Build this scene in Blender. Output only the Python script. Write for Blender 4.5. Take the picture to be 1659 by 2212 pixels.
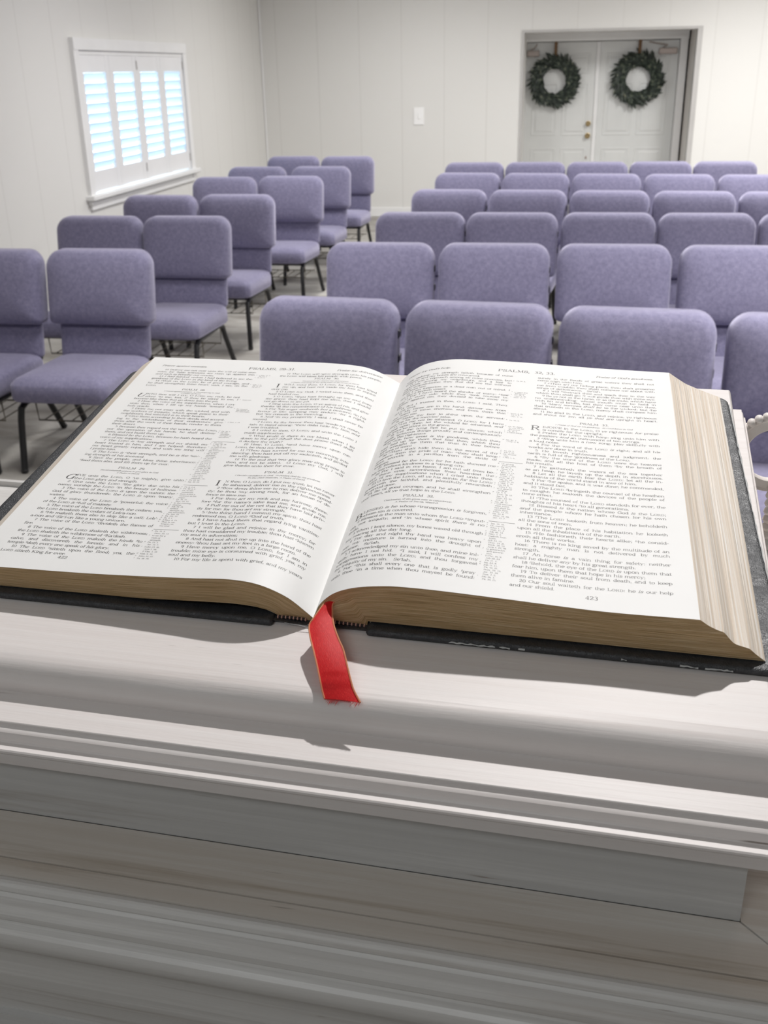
import bpy, bmesh, math, random
import numpy as np
from mathutils import Matrix, Vector
random.seed(7); rng = np.random.RandomState(5)
for o in list(bpy.data.objects): bpy.data.objects.remove(o, do_unlink=True)
scene = bpy.context.scene
COL = scene.collection
R = math.radians

# ---------------------------------------------------------------- camera
CAMH = 1.68
CAM_R = np.array([[0.9853, 0.1693, -0.0221],     # placeholder, overwritten below
                  [0, 1, 0], [0, 0, 1]])
def unit(v): v = np.array(v, float); return v/np.linalg.norm(v)
FPX = 2200.0
_f = unit([413.5, -962.0, FPX])
_dy = -(_f[0]*100.0+_f[2]*FPX)/_f[1]
_d = unit([100.0, _dy, FPX]); _r = np.cross(_d, _f)
M = np.array([_r, _f, -_d])                      # image axes (right, down, ahead) to room axes
right, up, back = M@[1, 0, 0], -(M@[0, 1, 0]), -(M@[0, 0, 1])
cam_d = bpy.data.cameras.new('camera'); cam = bpy.data.objects.new('camera', cam_d); COL.objects.link(cam)
cam.matrix_world = Matrix(((right[0], up[0], back[0], 0), (right[1], up[1], back[1], 0), (right[2], up[2], back[2], CAMH), (0, 0, 0, 1)))
cam_d.sensor_fit = 'HORIZONTAL'; cam_d.sensor_width = 36; cam_d.lens = FPX/1659*36
cam_d.clip_start = .02; cam_d.clip_end = 200
cam_d.dof.use_dof = True; cam_d.dof.focus_distance = .59; cam_d.dof.aperture_fstop = 32
scene.camera = cam

# ---------------------------------------------------------------- light
scene.view_settings.view_transform = 'Standard'; scene.view_settings.look = 'None'
scene.view_settings.gamma = 1; scene.view_settings.use_curve_mapping = False
scene.view_settings.exposure = 0.14
w = bpy.data.worlds.new('world'); scene.world = w; w.use_nodes = True
w.node_tree.nodes['Background'].inputs[0].default_value = (.74, .89, 1.0, 1)
w.node_tree.nodes['Background'].inputs[1].default_value = 4.2
def area(name, loc, sx, sy, power, color=(1, .985, .965), target=None):
    l = bpy.data.lights.new(name, 'AREA'); l.shape = 'RECTANGLE'; l.size = sx; l.size_y = sy; l.energy = power; l.color = color
    o = bpy.data.objects.new(name, l); COL.objects.link(o); o.location = loc
    if target is not None:
        o.rotation_euler = (Vector(target)-Vector(loc)).to_track_quat('-Z', 'Y').to_euler()
    return o
CEIL = 3.05
for x, y, p, sp in [(-1.5, 3.9, 24, 118), (1.5, 3.8, 52, 118), (-1.6, 7.4, 50, 165), (1.6, 7.4, 92, 165), (-1.6, 10.7, 46, 170), (2.1, 10.6, 122, 170)]:
    area('ceiling_and_fill_light', (x, y, CEIL-.05), .6, 1.2, p).data.spread = R(sp)
area('ceiling_and_fill_light', (-.6, -1.3, CEIL-.05), 1.2, .6, 10.5, (.93, .98, 1.0)).data.spread = R(150)  # unseen fill added behind the camera for soft ambient on the lectern front
def spot(name, loc, tgt, power, size, blend, rad, color=(1, .97, .93)):
    l = bpy.data.lights.new(name, 'SPOT'); l.energy = power; l.spot_size = R(size); l.spot_blend = blend; l.shadow_soft_size = rad; l.color = color
    o = bpy.data.objects.new(name, l); COL.objects.link(o); o.location = loc
    o.rotation_euler = (Vector(tgt)-Vector(loc)).to_track_quat('-Z', 'Y').to_euler()
    return o
spot('stage_spot_light', (.16, 1.52, 2.93), (-.1, .55, 1.43), 108, 80, .6, .025, (1, .98, .965))
spot('audience_spot_light', (1.6, 1.6, 2.95), (.5, 5.6, .6), 230, 85, .8, .10)
spot('audience_spot_light', (-1.4, 1.6, 2.95), (-2.2, 6.2, .6), 52, 70, .8, .10)

# ---------------------------------------------------------------- materials
MATS = {}
def mat(name, color=(.8, .8, .8), rough=.6, metal=0., build=None, **kw):
    m = bpy.data.materials.new(name); m.use_nodes = True
    nt = m.node_tree; b = nt.nodes['Principled BSDF']
    b.inputs['Base Color'].default_value = (*color, 1); b.inputs['Roughness'].default_value = rough; b.inputs['Metallic'].default_value = metal
    for k, v in kw.items(): b.inputs[k.replace('_', ' ')].default_value = v
    if build: build(nt, b)
    MATS[name] = m; return m
def nd(nt, typ, **kw):
    n = nt.nodes.new(typ)
    for k, v in kw.items():
        if hasattr(n, k) and not k.startswith('i_'): setattr(n, k, v)
        elif k.startswith('i_'): n.inputs[k[2:].replace('_', ' ')].default_value = v
    return n
def coords(nt, scale=(1, 1, 1), kind='Object', rot=(0, 0, 0)):
    tc = nd(nt, 'ShaderNodeTexCoord'); mp = nd(nt, 'ShaderNodeMapping')
    mp.inputs['Scale'].default_value = scale; mp.inputs['Rotation'].default_value = rot
    nt.links.new(tc.outputs[kind], mp.inputs['Vector']); return mp.outputs['Vector']
def ramp(nt, fac, stops):
    r = nd(nt, 'ShaderNodeValToRGB'); e = r.color_ramp.elements
    while len(e) > len(stops): e.remove(e[-1])
    while len(e) < len(stops): e.new(.5)
    for i, (p, c) in enumerate(stops): e[i].position = p; e[i].color = (*c, 1) if len(c) == 3 else c
    nt.links.new(fac, r.inputs['Fac']); return r.outputs['Color']
def noise(nt, vec, scale, detail=4, rough=.55, dist=0.):
    n = nd(nt, 'ShaderNodeTexNoise'); n.inputs['Scale'].default_value = scale; n.inputs['Detail'].default_value = detail
    n.inputs['Roughness'].default_value = rough; n.inputs['Distortion'].default_value = dist
    nt.links.new(vec, n.inputs['Vector']); return n.outputs['Fac']
def bump(nt, b, h, strength=.3, dist=.001, prev=None):
    n = nd(nt, 'ShaderNodeBump'); n.inputs['Strength'].default_value = strength; n.inputs['Distance'].default_value = dist
    nt.links.new(h, n.inputs['Height'])
    if prev: nt.links.new(prev, n.inputs['Normal'])
    nt.links.new(n.outputs['Normal'], b.inputs['Normal']); return n.outputs['Normal']
def mixc(nt, fac, a, b, mode='MIX'):
    n = nd(nt, 'ShaderNodeMix', data_type='RGBA', blend_type=mode)
    if isinstance(fac, float): n.inputs[0].default_value = fac
    else: nt.links.new(fac, n.inputs[0])
    for s, v in ((n.inputs[6], a), (n.inputs[7], b)):
        if isinstance(v, tuple): s.default_value = (*v, 1)
        else: nt.links.new(v, s)
    return n.outputs[2]

def b_wood(base, pale, brown, q=(.3, .45, .62, .78)):
    def f(nt, b):
        v = coords(nt, (1.1, 34, 34))
        a = noise(nt, v, 1.6, 7, .68, .25)
        c = ramp(nt, a, [(q[0], brown), (q[1], base), (q[2], base), (q[3], pale)])
        v2 = coords(nt, (2.2, 190, 190)); g = noise(nt, v2, 1.5, 3, .6)
        c = mixc(nt, ramp(nt, g, [(.35, (0, 0, 0)), (.75, (.45, .45, .45))]), c, pale)
        v3 = coords(nt, (22, 420, 420)); k = noise(nt, v3, 1.0, 2, .5)      # short dark pores
        v4 = coords(nt, (9, 30, 30)); k2 = noise(nt, v4, 1.0, 1, .5)
        pk = nd(nt, 'ShaderNodeMath', operation='MULTIPLY'); nt.links.new(ramp(nt, k, [(.70, (0, 0, 0)), (.76, (1, 1, 1))]), pk.inputs[0]); nt.links.new(ramp(nt, k2, [(.55, (0, 0, 0)), (.64, (1, 1, 1))]), pk.inputs[1])
        c = mixc(nt, pk.outputs[0], c, (.30, .25, .22))
        nt.links.new(c, b.inputs['Base Color'])
        n1 = bump(nt, b, g, .35, .0004)
        v5 = coords(nt, (6, 60, 60)); bump(nt, b, noise(nt, v5, 1.3, 5, .6), .3, .0012, n1)
    return f
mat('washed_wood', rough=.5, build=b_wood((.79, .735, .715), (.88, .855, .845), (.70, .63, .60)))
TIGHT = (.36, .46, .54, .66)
mat('washed_wood_shaded', rough=.42, build=b_wood((.55, .54, .53), (.68, .67, .66), (.40, .37, .345), TIGHT))  # greyer, darker copy of the same wood: shade of the fascia in its colour
mat('washed_wood_bounce', rough=.42, build=b_wood((.63, .57, .51), (.74, .71, .67), (.46, .385, .31), TIGHT))  # same wood browned: shade and warm bounce light painted into the colour
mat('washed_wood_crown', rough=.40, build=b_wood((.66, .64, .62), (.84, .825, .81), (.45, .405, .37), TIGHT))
def b_ornament(nt, b):
    c = ramp(nt, noise(nt, coords(nt, (1, 1, 1)), 60, 3), [(.3, (.80, .72, .67)), (.7, (.90, .86, .83))]); nt.links.new(c, b.inputs['Base Color'])
mat('painted_carving', rough=.5, build=b_ornament)
def b_paper(nt, b):
    c = ramp(nt, noise(nt, coords(nt), 18, 3), [(.3, (.87, .865, .855)), (.7, (.90, .895, .885))]); nt.links.new(c, b.inputs['Base Color'])
    bump(nt, b, noise(nt, coords(nt), 900, 2), .05, .0001)
mat('page_paper', rough=.55, build=b_paper)
mat('printing_ink', (.085, .08, .078), .5, Specular_IOR_Level=.5)
def b_gilt(nt, b):
    v = coords(nt, (1.3, 42, 1), 'UV'); a = noise(nt, v, 1.0, 6, .72, .15)
    v2 = coords(nt, (1.2, 14, 1), 'UV'); a2 = noise(nt, v2, 1.0, 3, .6, .3)
    c = ramp(nt, a, [(.33, (.22, .115, .04)), (.45, (.62, .41, .20)), (.56, (.82, .60, .35)), (.68, (.97, .82, .60))])
    c = mixc(nt, ramp(nt, a2, [(.35, (0, 0, 0)), (.7, (.55, .55, .55))]), c, (.62, .42, .21))
    nt.links.new(c, b.inputs['Base Color']); bump(nt, b, a, .8, .0006)
mat('gilt_edge', rough=.34, metal=.35, build=b_gilt)
def b_fore(nt, b):
    v = coords(nt, (.25, 26, 1), 'UV'); a = noise(nt, v, 1.0, 4, .7)
    v2 = coords(nt, (.5, 120, 1), 'UV'); a2 = noise(nt, v2, 1.0, 2, .5)
    c = ramp(nt, a, [(.3, (.70, .55, .40)), (.46, (.82, .71, .59)), (.56, (.88, .80, .71)), (.66, (.97, .95, .92))])
    c = mixc(nt, ramp(nt, a2, [(.4, (0, 0, 0)), (.8, (.4, .4, .4))]), c, (.88, .82, .75))
    nt.links.new(c, b.inputs['Base Color']); bump(nt, b, a2, .35, .0004)
mat('page_fore_edge', rough=.6, build=b_fore)
def b_leather(nt, b):
    vo = nd(nt, 'ShaderNodeTexVoronoi', feature='DISTANCE_TO_EDGE'); vo.inputs['Scale'].default_value = 950
    nt.links.new(coords(nt, (1, .7, 1)), vo.inputs['Vector'])
    n1 = bump(nt, b, vo.outputs['Distance'], .55, .0006)
    a = noise(nt, coords(nt), 420, 4, .7)
    bump(nt, b, a, .5, .0006, n1)
    c = ramp(nt, a, [(.35, (.012, .014, .018)), (.68, (.035, .037, .043))]); nt.links.new(c, b.inputs['Base Color'])
    g = noise(nt, coords(nt), 90, 3)
    nt.links.new(ramp(nt, g, [(.3, (.42, .42, .42)), (.7, (.62, .62, .62))]), b.inputs['Roughness'])
mat('black_leather', rough=.4, build=b_leather, Specular_IOR_Level=.8)
mat('worn_leather_edge', (.55, .56, .56), .6)
def b_rib(nt, b):
    a = noise(nt, coords(nt, (60, 4, 1), 'UV'), 1.0, 4, .7)
    c = ramp(nt, a, [(.3, (.58, .002, .004)), (.58, (.78, .005, .010)), (.70, (.92, .10, .07))]); nt.links.new(c, b.inputs['Base Color'])
    bump(nt, b, noise(nt, coords(nt, (90, 5, 1), 'UV'), 1.0, 2), .3, .0004)
mat('red_satin', rough=.5, build=b_rib, Sheen_Weight=.1, Specular_IOR_Level=.3)
mat('ribbon_selvage', (.72, .27, .14), .6)
mat('headband_cord', (.55, .33, .27), .6); mat('dark_cord', (.03, .02, .02), .8)
def b_fab(nt, b):
    a = noise(nt, coords(nt), 55, 6, .8); a2 = noise(nt, coords(nt), 260, 3, .7)
    c = ramp(nt, a, [(.34, (.115, .108, .190)), (.5, (.168, .158, .262)), (.66, (.232, .220, .335))])
    c = mixc(nt, ramp(nt, a2, [(.35, (0, 0, 0)), (.75, (.5, .5, .5))]), c, (.29, .275, .385))
    nt.links.new(c, b.inputs['Base Color']); bump(nt, b, a2, .5, .002)
mat('purple_fabric', rough=.85, build=b_fab, Sheen_Weight=.55, Sheen_Roughness=.45)
MATS['purple_fabric'].node_tree.nodes['Principled BSDF'].inputs['Sheen Tint'].default_value = (.85, .82, 1, 1)
mat('black_metal', (.012, .012, .014), .38)
mat('rack_wire', (.10, .085, .06), .5)
def b_carpet(nt, b):
    a = noise(nt, coords(nt, (.55, 1.6, 1)), 2.2, 4, .6, .6); a2 = noise(nt, coords(nt), 90, 4, .7)
    c = ramp(nt, a, [(.35, (.22, .205, .185)), (.5, (.35, .335, .31)), (.68, (.50, .485, .455))])
    c = mixc(nt, ramp(nt, a2, [(.3, (0, 0, 0)), (.8, (.45, .45, .45))]), c, (.30, .28, .26))
    nt.links.new(c, b.inputs['Base Color']); bump(nt, b, a2, .6, .006)
mat('carpet', rough=.95, build=b_carpet)
def b_wall(axis):
    def f(nt, b):
        sc = (1, 0, 0) if axis == 'x' else (0, 1, 0)
        wv = nd(nt, 'ShaderNodeTexWave', wave_type='BANDS', bands_direction='X' if axis == 'x' else 'Y', wave_profile='SIN'); wv.inputs['Scale'].default_value = .62
        nt.links.new(coords(nt), wv.inputs['Vector'])
        g = ramp(nt, wv.outputs['Fac'], [(0, (0, 0, 0)), (.004, (1, 1, 1))])
        c = mixc(nt, g, (.63, .62, .60), (.74, .735, .715)); c = mixc(nt, noise(nt, coords(nt), .7, 2), c, (.715, .705, .685))
        nt.links.new(c, b.inputs['Base Color']); bump(nt, b, noise(nt, coords(nt), 160, 3), .08, .001)
    return f
mat('back_wall_paint', rough=.7, build=b_wall('x')); mat('side_wall_paint', rough=.7, build=b_wall('y'))
def b_flat(c0, c1, s=4):
    def f(nt, b): nt.links.new(ramp(nt, noise(nt, coords(nt), s, 3), [(.3, c0), (.7, c1)]), b.inputs['Base Color'])
    return f
mat('ceiling_paint', rough=.85, build=b_flat((.78, .77, .75), (.82, .81, .79)))
mat('white_trim', rough=.45, build=b_flat((.80, .80, .80), (.84, .84, .84)))
mat('shutter_white', rough=.4, build=b_flat((.82, .82, .83), (.85, .85, .86)))
mat('louver_white', (.88, .93, .96), .4, Transmission_Weight=0.0, Subsurface_Weight=0.0)
def b_trans(nt, b):
    t = nd(nt, 'ShaderNodeBsdfTranslucent'); t.inputs['Color'].default_value = (.82, .92, 1, 1)
    mx = nd(nt, 'ShaderNodeMixShader'); mx.inputs[0].default_value = .5
    nt.links.new(b.outputs[0], mx.inputs[1]); nt.links.new(t.outputs[0], mx.inputs[2])
    nt.links.new(mx.outputs[0], nt.nodes['Material Output'].inputs['Surface'])
b_trans(MATS['louver_white'].node_tree, MATS['louver_white'].node_tree.nodes['Principled BSDF'])
mat('door_paint', rough=.3, build=b_flat((.66, .67, .66), (.70, .71, .70)))
mat('jamb_paint', rough=.6, build=b_flat((.62, .59, .56), (.68, .65, .62)))
mat('casing_grey', rough=.5, build=b_flat((.44, .43, .42), (.49, .48, .47)))
mat('brass', (.55, .42, .22), .28, 1.0); mat('closer_grey', (.42, .36, .33), .4, .3)
mat('brown_ribbon', (.16, .085, .035), .6)
mat('switch_plastic', (.9, .9, .9), .35)
mat('glass', (1, 1, 1), .02, Transmission_Weight=1.0, IOR=1.05)
def b_leaf(nt, b):
    oi = nd(nt, 'ShaderNodeTexNoise'); oi.inputs['Scale'].default_value = 26
    nt.links.new(coords(nt), oi.inputs['Vector'])
    nt.links.new(ramp(nt, oi.outputs['Fac'], [(.35, (.014, .02, .016)), (.55, (.035, .05, .038)), (.66, (.12, .14, .10)), (.76, (.28, .28, .20))]), b.inputs['Base Color'])
mat('wreath_leaf', rough=.5, build=b_leaf); mat('wreath_twig', (.05, .035, .02), .8)

# ---------------------------------------------------------------- builders
def tag(o, label=None, cat=None, group=None, kind=None):
    if label: o['label'] = label
    if cat: o['category'] = cat
    if group: o['group'] = group
    if kind: o['kind'] = kind
    return o
def empty(name, mtx=None, **kw):
    o = bpy.data.objects.new(name, None); COL.objects.link(o); o.empty_display_size = .05
    if mtx is not None: o.matrix_world = mtx
    return tag(o, **kw)
class MB:
    def __init__(s): s.v = []; s.f = []; s.m = []; s.uv = {}
    def add(s, vs, fs, mi=0, uvs=None):
        o = len(s.v); s.v += [tuple(map(float, p)) for p in vs]
        for f in fs: s.f.append(tuple(i+o for i in f)); s.m.append(mi)
        if uvs is not None:
            for i, t in enumerate(uvs): s.uv[o+i] = t
    def rings(s, rings, closed=True, cap0=True, cap1=True, mi=0, uvs=None):
        n = len(rings[0]); vs = [p for r in rings for p in r]; fs = []
        for i in range(len(rings)-1):
            for j in range(n if closed else n-1):
                k = (j+1) % n; fs.append((i*n+j, i*n+k, (i+1)*n+k, (i+1)*n+j))
        if cap0 and closed: fs.append(tuple(range(n-1, -1, -1)))
        if cap1 and closed: fs.append(tuple((len(rings)-1)*n+j for j in range(n)))
        s.add(vs, fs, mi, uvs)
    def box(s, x0, x1, y0, y1, z0, z1, b=0., mi=0):
        if b <= 0: s.rings([[(x0, y0, z), (x1, y0, z), (x1, y1, z), (x0, y1, z)] for z in (z0, z1)], mi=mi); return
        def r(i, z): return [(x0+i+b, y0+i, z), (x1-i-b, y0+i, z), (x1-i, y0+i+b, z), (x1-i, y1-i-b, z), (x1-i-b, y1-i, z), (x0+i+b, y1-i, z), (x0+i, y1-i-b, z), (x0+i, y0+i+b, z)]
        s.rings([r(b, z0), r(0, z0+b), r(0, z1-b), r(b, z1)], mi=mi)
    def tube(s, pts, r, n=10, mi=0, closed=False):
        P = [Vector(p) for p in pts]; rs = r if isinstance(r, (list, tuple)) else [r]*len(P); rings = []
        upv = Vector((0, 0, 1)); prev = None
        for i, p in enumerate(P):
            a = P[(i-1) % len(P)] if (closed or i > 0) else p; b_ = P[(i+1) % len(P)] if (closed or i < len(P)-1) else p
            t = (b_-a).normalized()
            if prev is None: nrm = t.cross(upv) if abs(t.dot(upv)) < .95 else t.cross(Vector((1, 0, 0)))
            else: nrm = prev-t*prev.dot(t)
            nrm.normalize(); prev = nrm; bn = t.cross(nrm)
            rings.append([p+(nrm*math.cos(2*math.pi*k/n)+bn*math.sin(2*math.pi*k/n))*rs[i] for k in range(n)])
        if closed: rings.append(rings[0])
        s.rings(rings, cap0=not closed, cap1=not closed, mi=mi)
    def ball(s, c, rx, ry=None, rz=None, n=10, m=7, mi=0):
        ry = ry or rx; rz = rz or rx; rings = []
        for i in range(m+1):
            a = -math.pi/2+math.pi*(i+.08 if i == 0 else i-.08 if i == m else i)/m
            rings.append([(c[0]+rx*math.cos(a)*math.cos(2*math.pi*k/n), c[1]+ry*math.cos(a)*math.sin(2*math.pi*k/n), c[2]+rz*math.sin(a)) for k in range(n)])
        s.rings(rings, mi=mi)
    def build(s, name, mats, parent=None, smooth=True, angle=35, **kw):
        me = bpy.data.meshes.new(name); me.from_pydata(s.v, [], s.f)
        for m in (mats if isinstance(mats, (list, tuple)) else [mats]): me.materials.append(MATS[m])
        me.polygons.foreach_set('material_index', s.m)
        if s.uv:
            uvl = me.uv_layers.new(name='UVMap'); li = np.zeros(len(me.loops), int); me.loops.foreach_get('vertex_index', li)
            arr = np.array([s.uv.get(int(i), (0, 0)) for i in li], float).ravel(); uvl.data.foreach_set('uv', arr)
        me.update()
        if smooth: me.polygons.foreach_set('use_smooth', [True]*len(me.polygons)); me.set_sharp_from_angle(angle=R(angle))
        o = bpy.data.objects.new(name, me); COL.objects.link(o)
        if parent is not None: o.parent = parent
        return tag(o, **kw)
def rrect(cx, cz, w, h, r, n=7, rb=None):
    rb = r if rb is None else rb; out = []
    for (sx, sz, a0, rr) in ((1, 1, 0, r), (-1, 1, 90, r), (-1, -1, 180, rb), (1, -1, 270, rb)):
        for i in range(n):
            a = R(a0+90*i/(n-1)); out.append((cx+sx*(w/2-rr)+rr*math.cos(a), cz+sz*(h/2-rr)+rr*math.sin(a)))
    return out

# ---------------------------------------------------------------- room shell
XL, YB, XR, YF = -3.74, 13.0, 4.7, -2.6
def struct(name, mb, m, **kw): return mb.build(name, m, kind='structure', smooth=False, **kw)
mb = MB(); mb.box(XL-.2, XR+.2, YF-.2, YB+1.2, -.15, 0); struct('floor', mb, 'carpet')
mb = MB(); mb.box(XL-.2, XR+.2, YF-.2, YB+1.2, CEIL, CEIL+.15); struct('ceiling', mb, 'ceiling_paint')
WY0, WY1, WZ0, WZ1 = 7.93, 10.19, .80, 1.875         # window opening
mb = MB(); x0, x1 = XL-.18, XL
mb.box(x0, x1, YF, WY0, 0, CEIL); mb.box(x0, x1, WY1, YB, 0, CEIL); mb.box(x0, x1, WY0, WY1, 0, WZ0); mb.box(x0, x1, WY0, WY1, WZ1, CEIL)
struct('wall_left', mb, 'side_wall_paint')
mb = MB(); mb.box(XR, XR+.18, YF, YB, 0, CEIL); struct('wall_right', mb, 'side_wall_paint')
mb = MB(); mb.box(XL-.18, XR+.18, YF-.18, YF, 0, CEIL); struct('wall_front', mb, 'back_wall_paint')
OX0, OX1, OZ = -.6, 1.335, CAMH+.372                  # door opening in the back wall
mb = MB(); mb.box(XL-.18, OX0, YB, YB+.12, 0, CEIL); mb.box(OX1, XR+.18, YB, YB+.12, 0, CEIL); mb.box(OX0, OX1, YB, YB+.12, OZ, CEIL)
struct('wall_back', mb, 'back_wall_paint')
DY = 13.88
mb = MB(); mb.box(OX0-.1, OX0, YB+.12, DY+.2, 0, OZ+.1); mb.box(OX0, OX1, YB+.12, DY+.2, OZ, OZ+.1); mb.box(OX0-.1, OX1+.2, DY+.08, DY+.2, 0, OZ+.1)
struct('wall_vestibule', mb, 'ceiling_paint')
mb = MB(); mb.box(OX1, OX1+.1, YB+.12, DY+.08, 0, OZ+.1); struct('trim_4', mb, 'jamb_paint')
mb = MB()
for a, b_ in ((OX0-.022, OX0+.006), (OX1-.006, OX1+.05)): mb.box(a, b_, YB-.012, YB+.14, 0, OZ-.006)
mb.box(OX0-.022, OX1+.05, YB-.012, YB+.14, OZ-.006, OZ+.022)
struct('trim_1', mb, 'casing_grey')
mb = MB(); mb.box(XL+.02, OX0-.04, YB-.018, YB, 0, .11, .004); mb.box(OX1+.05, XR-.02, YB-.018, YB, 0, .11, .004); struct('baseboard_back', mb, 'white_trim')
mb = MB(); mb.box(XL, XL+.018, YF+.02, YB-.02, 0, .11, .004); struct('baseboard_left', mb, 'white_trim')
mb = MB(); mb.box(XR-.018, XR, YF+.02, YB-.02, 0, .11, .004); struct('baseboard_right', mb, 'white_trim')
mb = MB(); mb.tube([(XL+.012, YB-.012, .11), (XL+.012, YB-.012, CEIL)], .012, 8); struct('trim_2', mb, 'white_trim')

# window with plantation shutters
win = empty('window_1', Matrix.Translation((XL, 9.06, WZ0)), kind='structure')
def wbox(mb, y0, y1, z0, z1, x0, x1, b=.003): mb.box(x0, x1, y0-9.06, y1-9.06, z0-WZ0, z1-WZ0, b)
mb = MB()
T = .105
wbox(mb, 7.845, 7.845+T-.02, .74, 1.865, 0, .035, 0); wbox(mb, 10.28-T+.02, 10.28, .74, 1.865, 0, .035, 0); wbox(mb, 7.845, 10.28, 1.865, 1.95, 0, .04, 0)
wbox(mb, 7.845+T-.02, 10.28-T+.02, 1.83, 1.865, -.02, .02)
mb.build('window_frame', 'white_trim', win, kind='structure')
mb = MB(); wbox(mb, 7.81, 10.33, .775, .815, -.02, .075, .008); wbox(mb, 7.86, 10.29, .70, .775, 0, .025); mb.build('window_sill', 'white_trim', win, kind='structure')
mb = MB(); wbox(mb, WY0, WY1, WZ0, WZ1, -.12, -.115, 0); mb.build('window_pane', 'glass', win, kind='structure')
PY0, PY1, PZ0, PZ1 = 7.93, 10.19, .825, 1.84
pw = (PY1-PY0)/4
for k in range(4):
    a, b_ = PY0+k*pw+.003, PY0+(k+1)*pw-.003
    mb = MB(); st = .075
    wbox(mb, a, a+st, PZ0, PZ1, -.012, .018); wbox(mb, b_-st, b_, PZ0, PZ1, -.012, .018)
    wbox(mb, a+st, b_-st, 1.705, PZ1-.006, -.012, .016); wbox(mb, a+st, b_-st, PZ0+.006, .985, -.012, .016)
    pn = mb.build('shutter_panel', 'shutter_white', win)
    nl = 10; z0, z1 = .985, 1.705; dz = (z1-z0)/nl
    for i in range(nl):
        zc = z0+dz*(i+.5); m2 = MB(); rings = []
        for yy in (a+st+.002, b_-st-.002):
            ring = []
            for t in range(12):
                an = 2*math.pi*t/12; px, pz = .044*math.cos(an), .0055*math.sin(an); th = R(52)
                ring.append((px*math.cos(th)-pz*math.sin(th)-.004, yy-9.06, zc-WZ0+px*math.sin(th)+pz*math.cos(th)))
            rings.append(ring)
        m2.rings(rings); m2.build('louver', 'louver_white', pn)
    if k in (0, 1, 3):
        for zz in (1.76, .93):
            hy = {0: a-.004, 1: b_-.004, 3: b_-.008}[k]
            m3 = MB(); wbox(m3, hy, hy+.016, zz-.035, zz+.035, .017, .025, .002); m3.build('hinge', 'casing_grey', pn)

# double door
door = empty('door_1', Matrix.Translation((.39, DY, 0)), kind='structure')
DX0, DX1, DZ = -.61-.39, 1.225-.39, 1.965
SEAM = .27-.39
mb = MB(); mb.box(DX0-.06, DX0, -.10, .08, 0, DZ); mb.box(DX1, DX1+.085, -.10, .08, 0, DZ); mb.box(DX0-.06, DX1+.085, -.16, .08, DZ, DZ+.10)
mb.build('door_frame', 'white_trim', door, kind='structure')
for k, (a, b_) in enumerate(((DX0+.004, SEAM-.002), (SEAM+.002, DX1-.004))):
    mb = MB(); mb.box(a, b_, 0, .045, .01, DZ-.006, .002); wd = b_-a
    for (px0, px1) in ((.10, .47), (.53, .90)):
        for (pz0, pz1) in ((1.60, 1.83), (.88, 1.5), (.2, .74)):
            X0, X1 = a+wd*px0, a+wd*px1
            mb.rings([[(X0+i, y, pz0+i), (X1-i, y, pz0+i), (X1-i, y, pz1-i), (X0+i, y, pz1-i)] for i, y in ((0, .0), (.008, -.005), (.02, -.005), (.03, .001), (.045, .001), (.06, -.006))], cap0=False)
    lf = mb.build('door_leaf', 'door_paint', door, kind='structure', angle=20)
    if k == 0:
        for zz, rr in ((CAMH-.657*13.88/13.89, .032), (CAMH-.80, .034)):
            m2 = MB(); m2.rings([[(b_-.075+r_*math.cos(q*math.pi/8), y, zz+r_*math.sin(q*math.pi/8)) for q in range(16)] for r_, y in ((rr, 0), (rr, -.008), (rr*.4, -.012), (rr*.4, -.03), (rr*.8, -.04), (rr*.85, -.055), (rr*.5, -.066))])
            m2.build('deadbolt' if rr < .033 else 'door_knob', 'brass', lf)
        m2 = MB(); m2.ball((b_-.08, -.004, .62), .014, .008, .018); m2.build('floor_bolt', 'closer_grey', lf)
    m2 = MB(); cx0 = a+.01 if k == 0 else b_-.24
    m2.box(cx0, cx0+(.15 if k == 0 else .22), -.05, 0, 1.80, 1.87, .008); m2.tube([(cx0+.05, -.045, 1.875), (cx0+.1, -.09, 1.90), (cx0+.2*(1-2*(k))*.6, -.05, 1.94)], .008, 6)
    m2.build('door_closer', 'closer_grey', lf)
mb = MB(); mb.box(SEAM-.022, SEAM+.022, -.014, -.001, .01, DZ-.01, .003); mb.build('astragal', 'white_trim', door, kind='structure')

# wreaths
def wreath(x, z, label, top):
    w_ = empty('wreath', Matrix.Translation((x, DY-.055, z)), label=label, cat='wreath', group='green wreaths on the double door')
    mb = MB(); mb.tube([(.215*math.cos(t*math.pi/12), 0, .215*math.sin(t*math.pi/12)) for t in range(24)], .035, 8, closed=True); mb.build('ring_base', 'wreath_twig', w_)
    mb = MB()
    for i in range(900):
        th = random.random()*2*math.pi; ph = random.random()*2*math.pi; rr = .198+.055*math.cos(ph); y0 = -.035*abs(math.sin(ph))-.005
        ln = random.uniform(.05, .13); wd = random.uniform(.009, .017)
        dr = random.uniform(-.15, 1.35)
        d = Vector((-math.sin(th)*.85+math.cos(th)*dr, random.uniform(-.45, .0), math.cos(th)*.85+math.sin(th)*dr)).normalized()
        c = Vector((rr*math.cos(th), y0, rr*math.sin(th)))
        s = d.cross(Vector((random.uniform(-.5, .5), -1, random.uniform(-.5, .5)))).normalized(); nn = s.cross(d)
        pts = [c, c+d*ln*.35+s*wd+nn*.004, c+d*ln*.75+s*wd*.7, c+d*ln, c+d*ln*.75-s*wd*.7, c+d*ln*.35-s*wd+nn*.004, c+d*ln*.5-nn*.003]
        mb.add(pts, [(0, 1, 6), (1, 2, 6), (2, 3, 6), (3, 4, 6), (4, 5, 6), (5, 0, 6)])
    mb.build('foliage', 'wreath_leaf', w_)
    mb = MB(); mb.box(-.019, .019, -.018, -.014, .2, top-z, 0); mb.box(-.019, .019, -.018, .05, top-z, top-z+.004, 0); mb.build('hanging_strap', 'brown_ribbon', w_)
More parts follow.
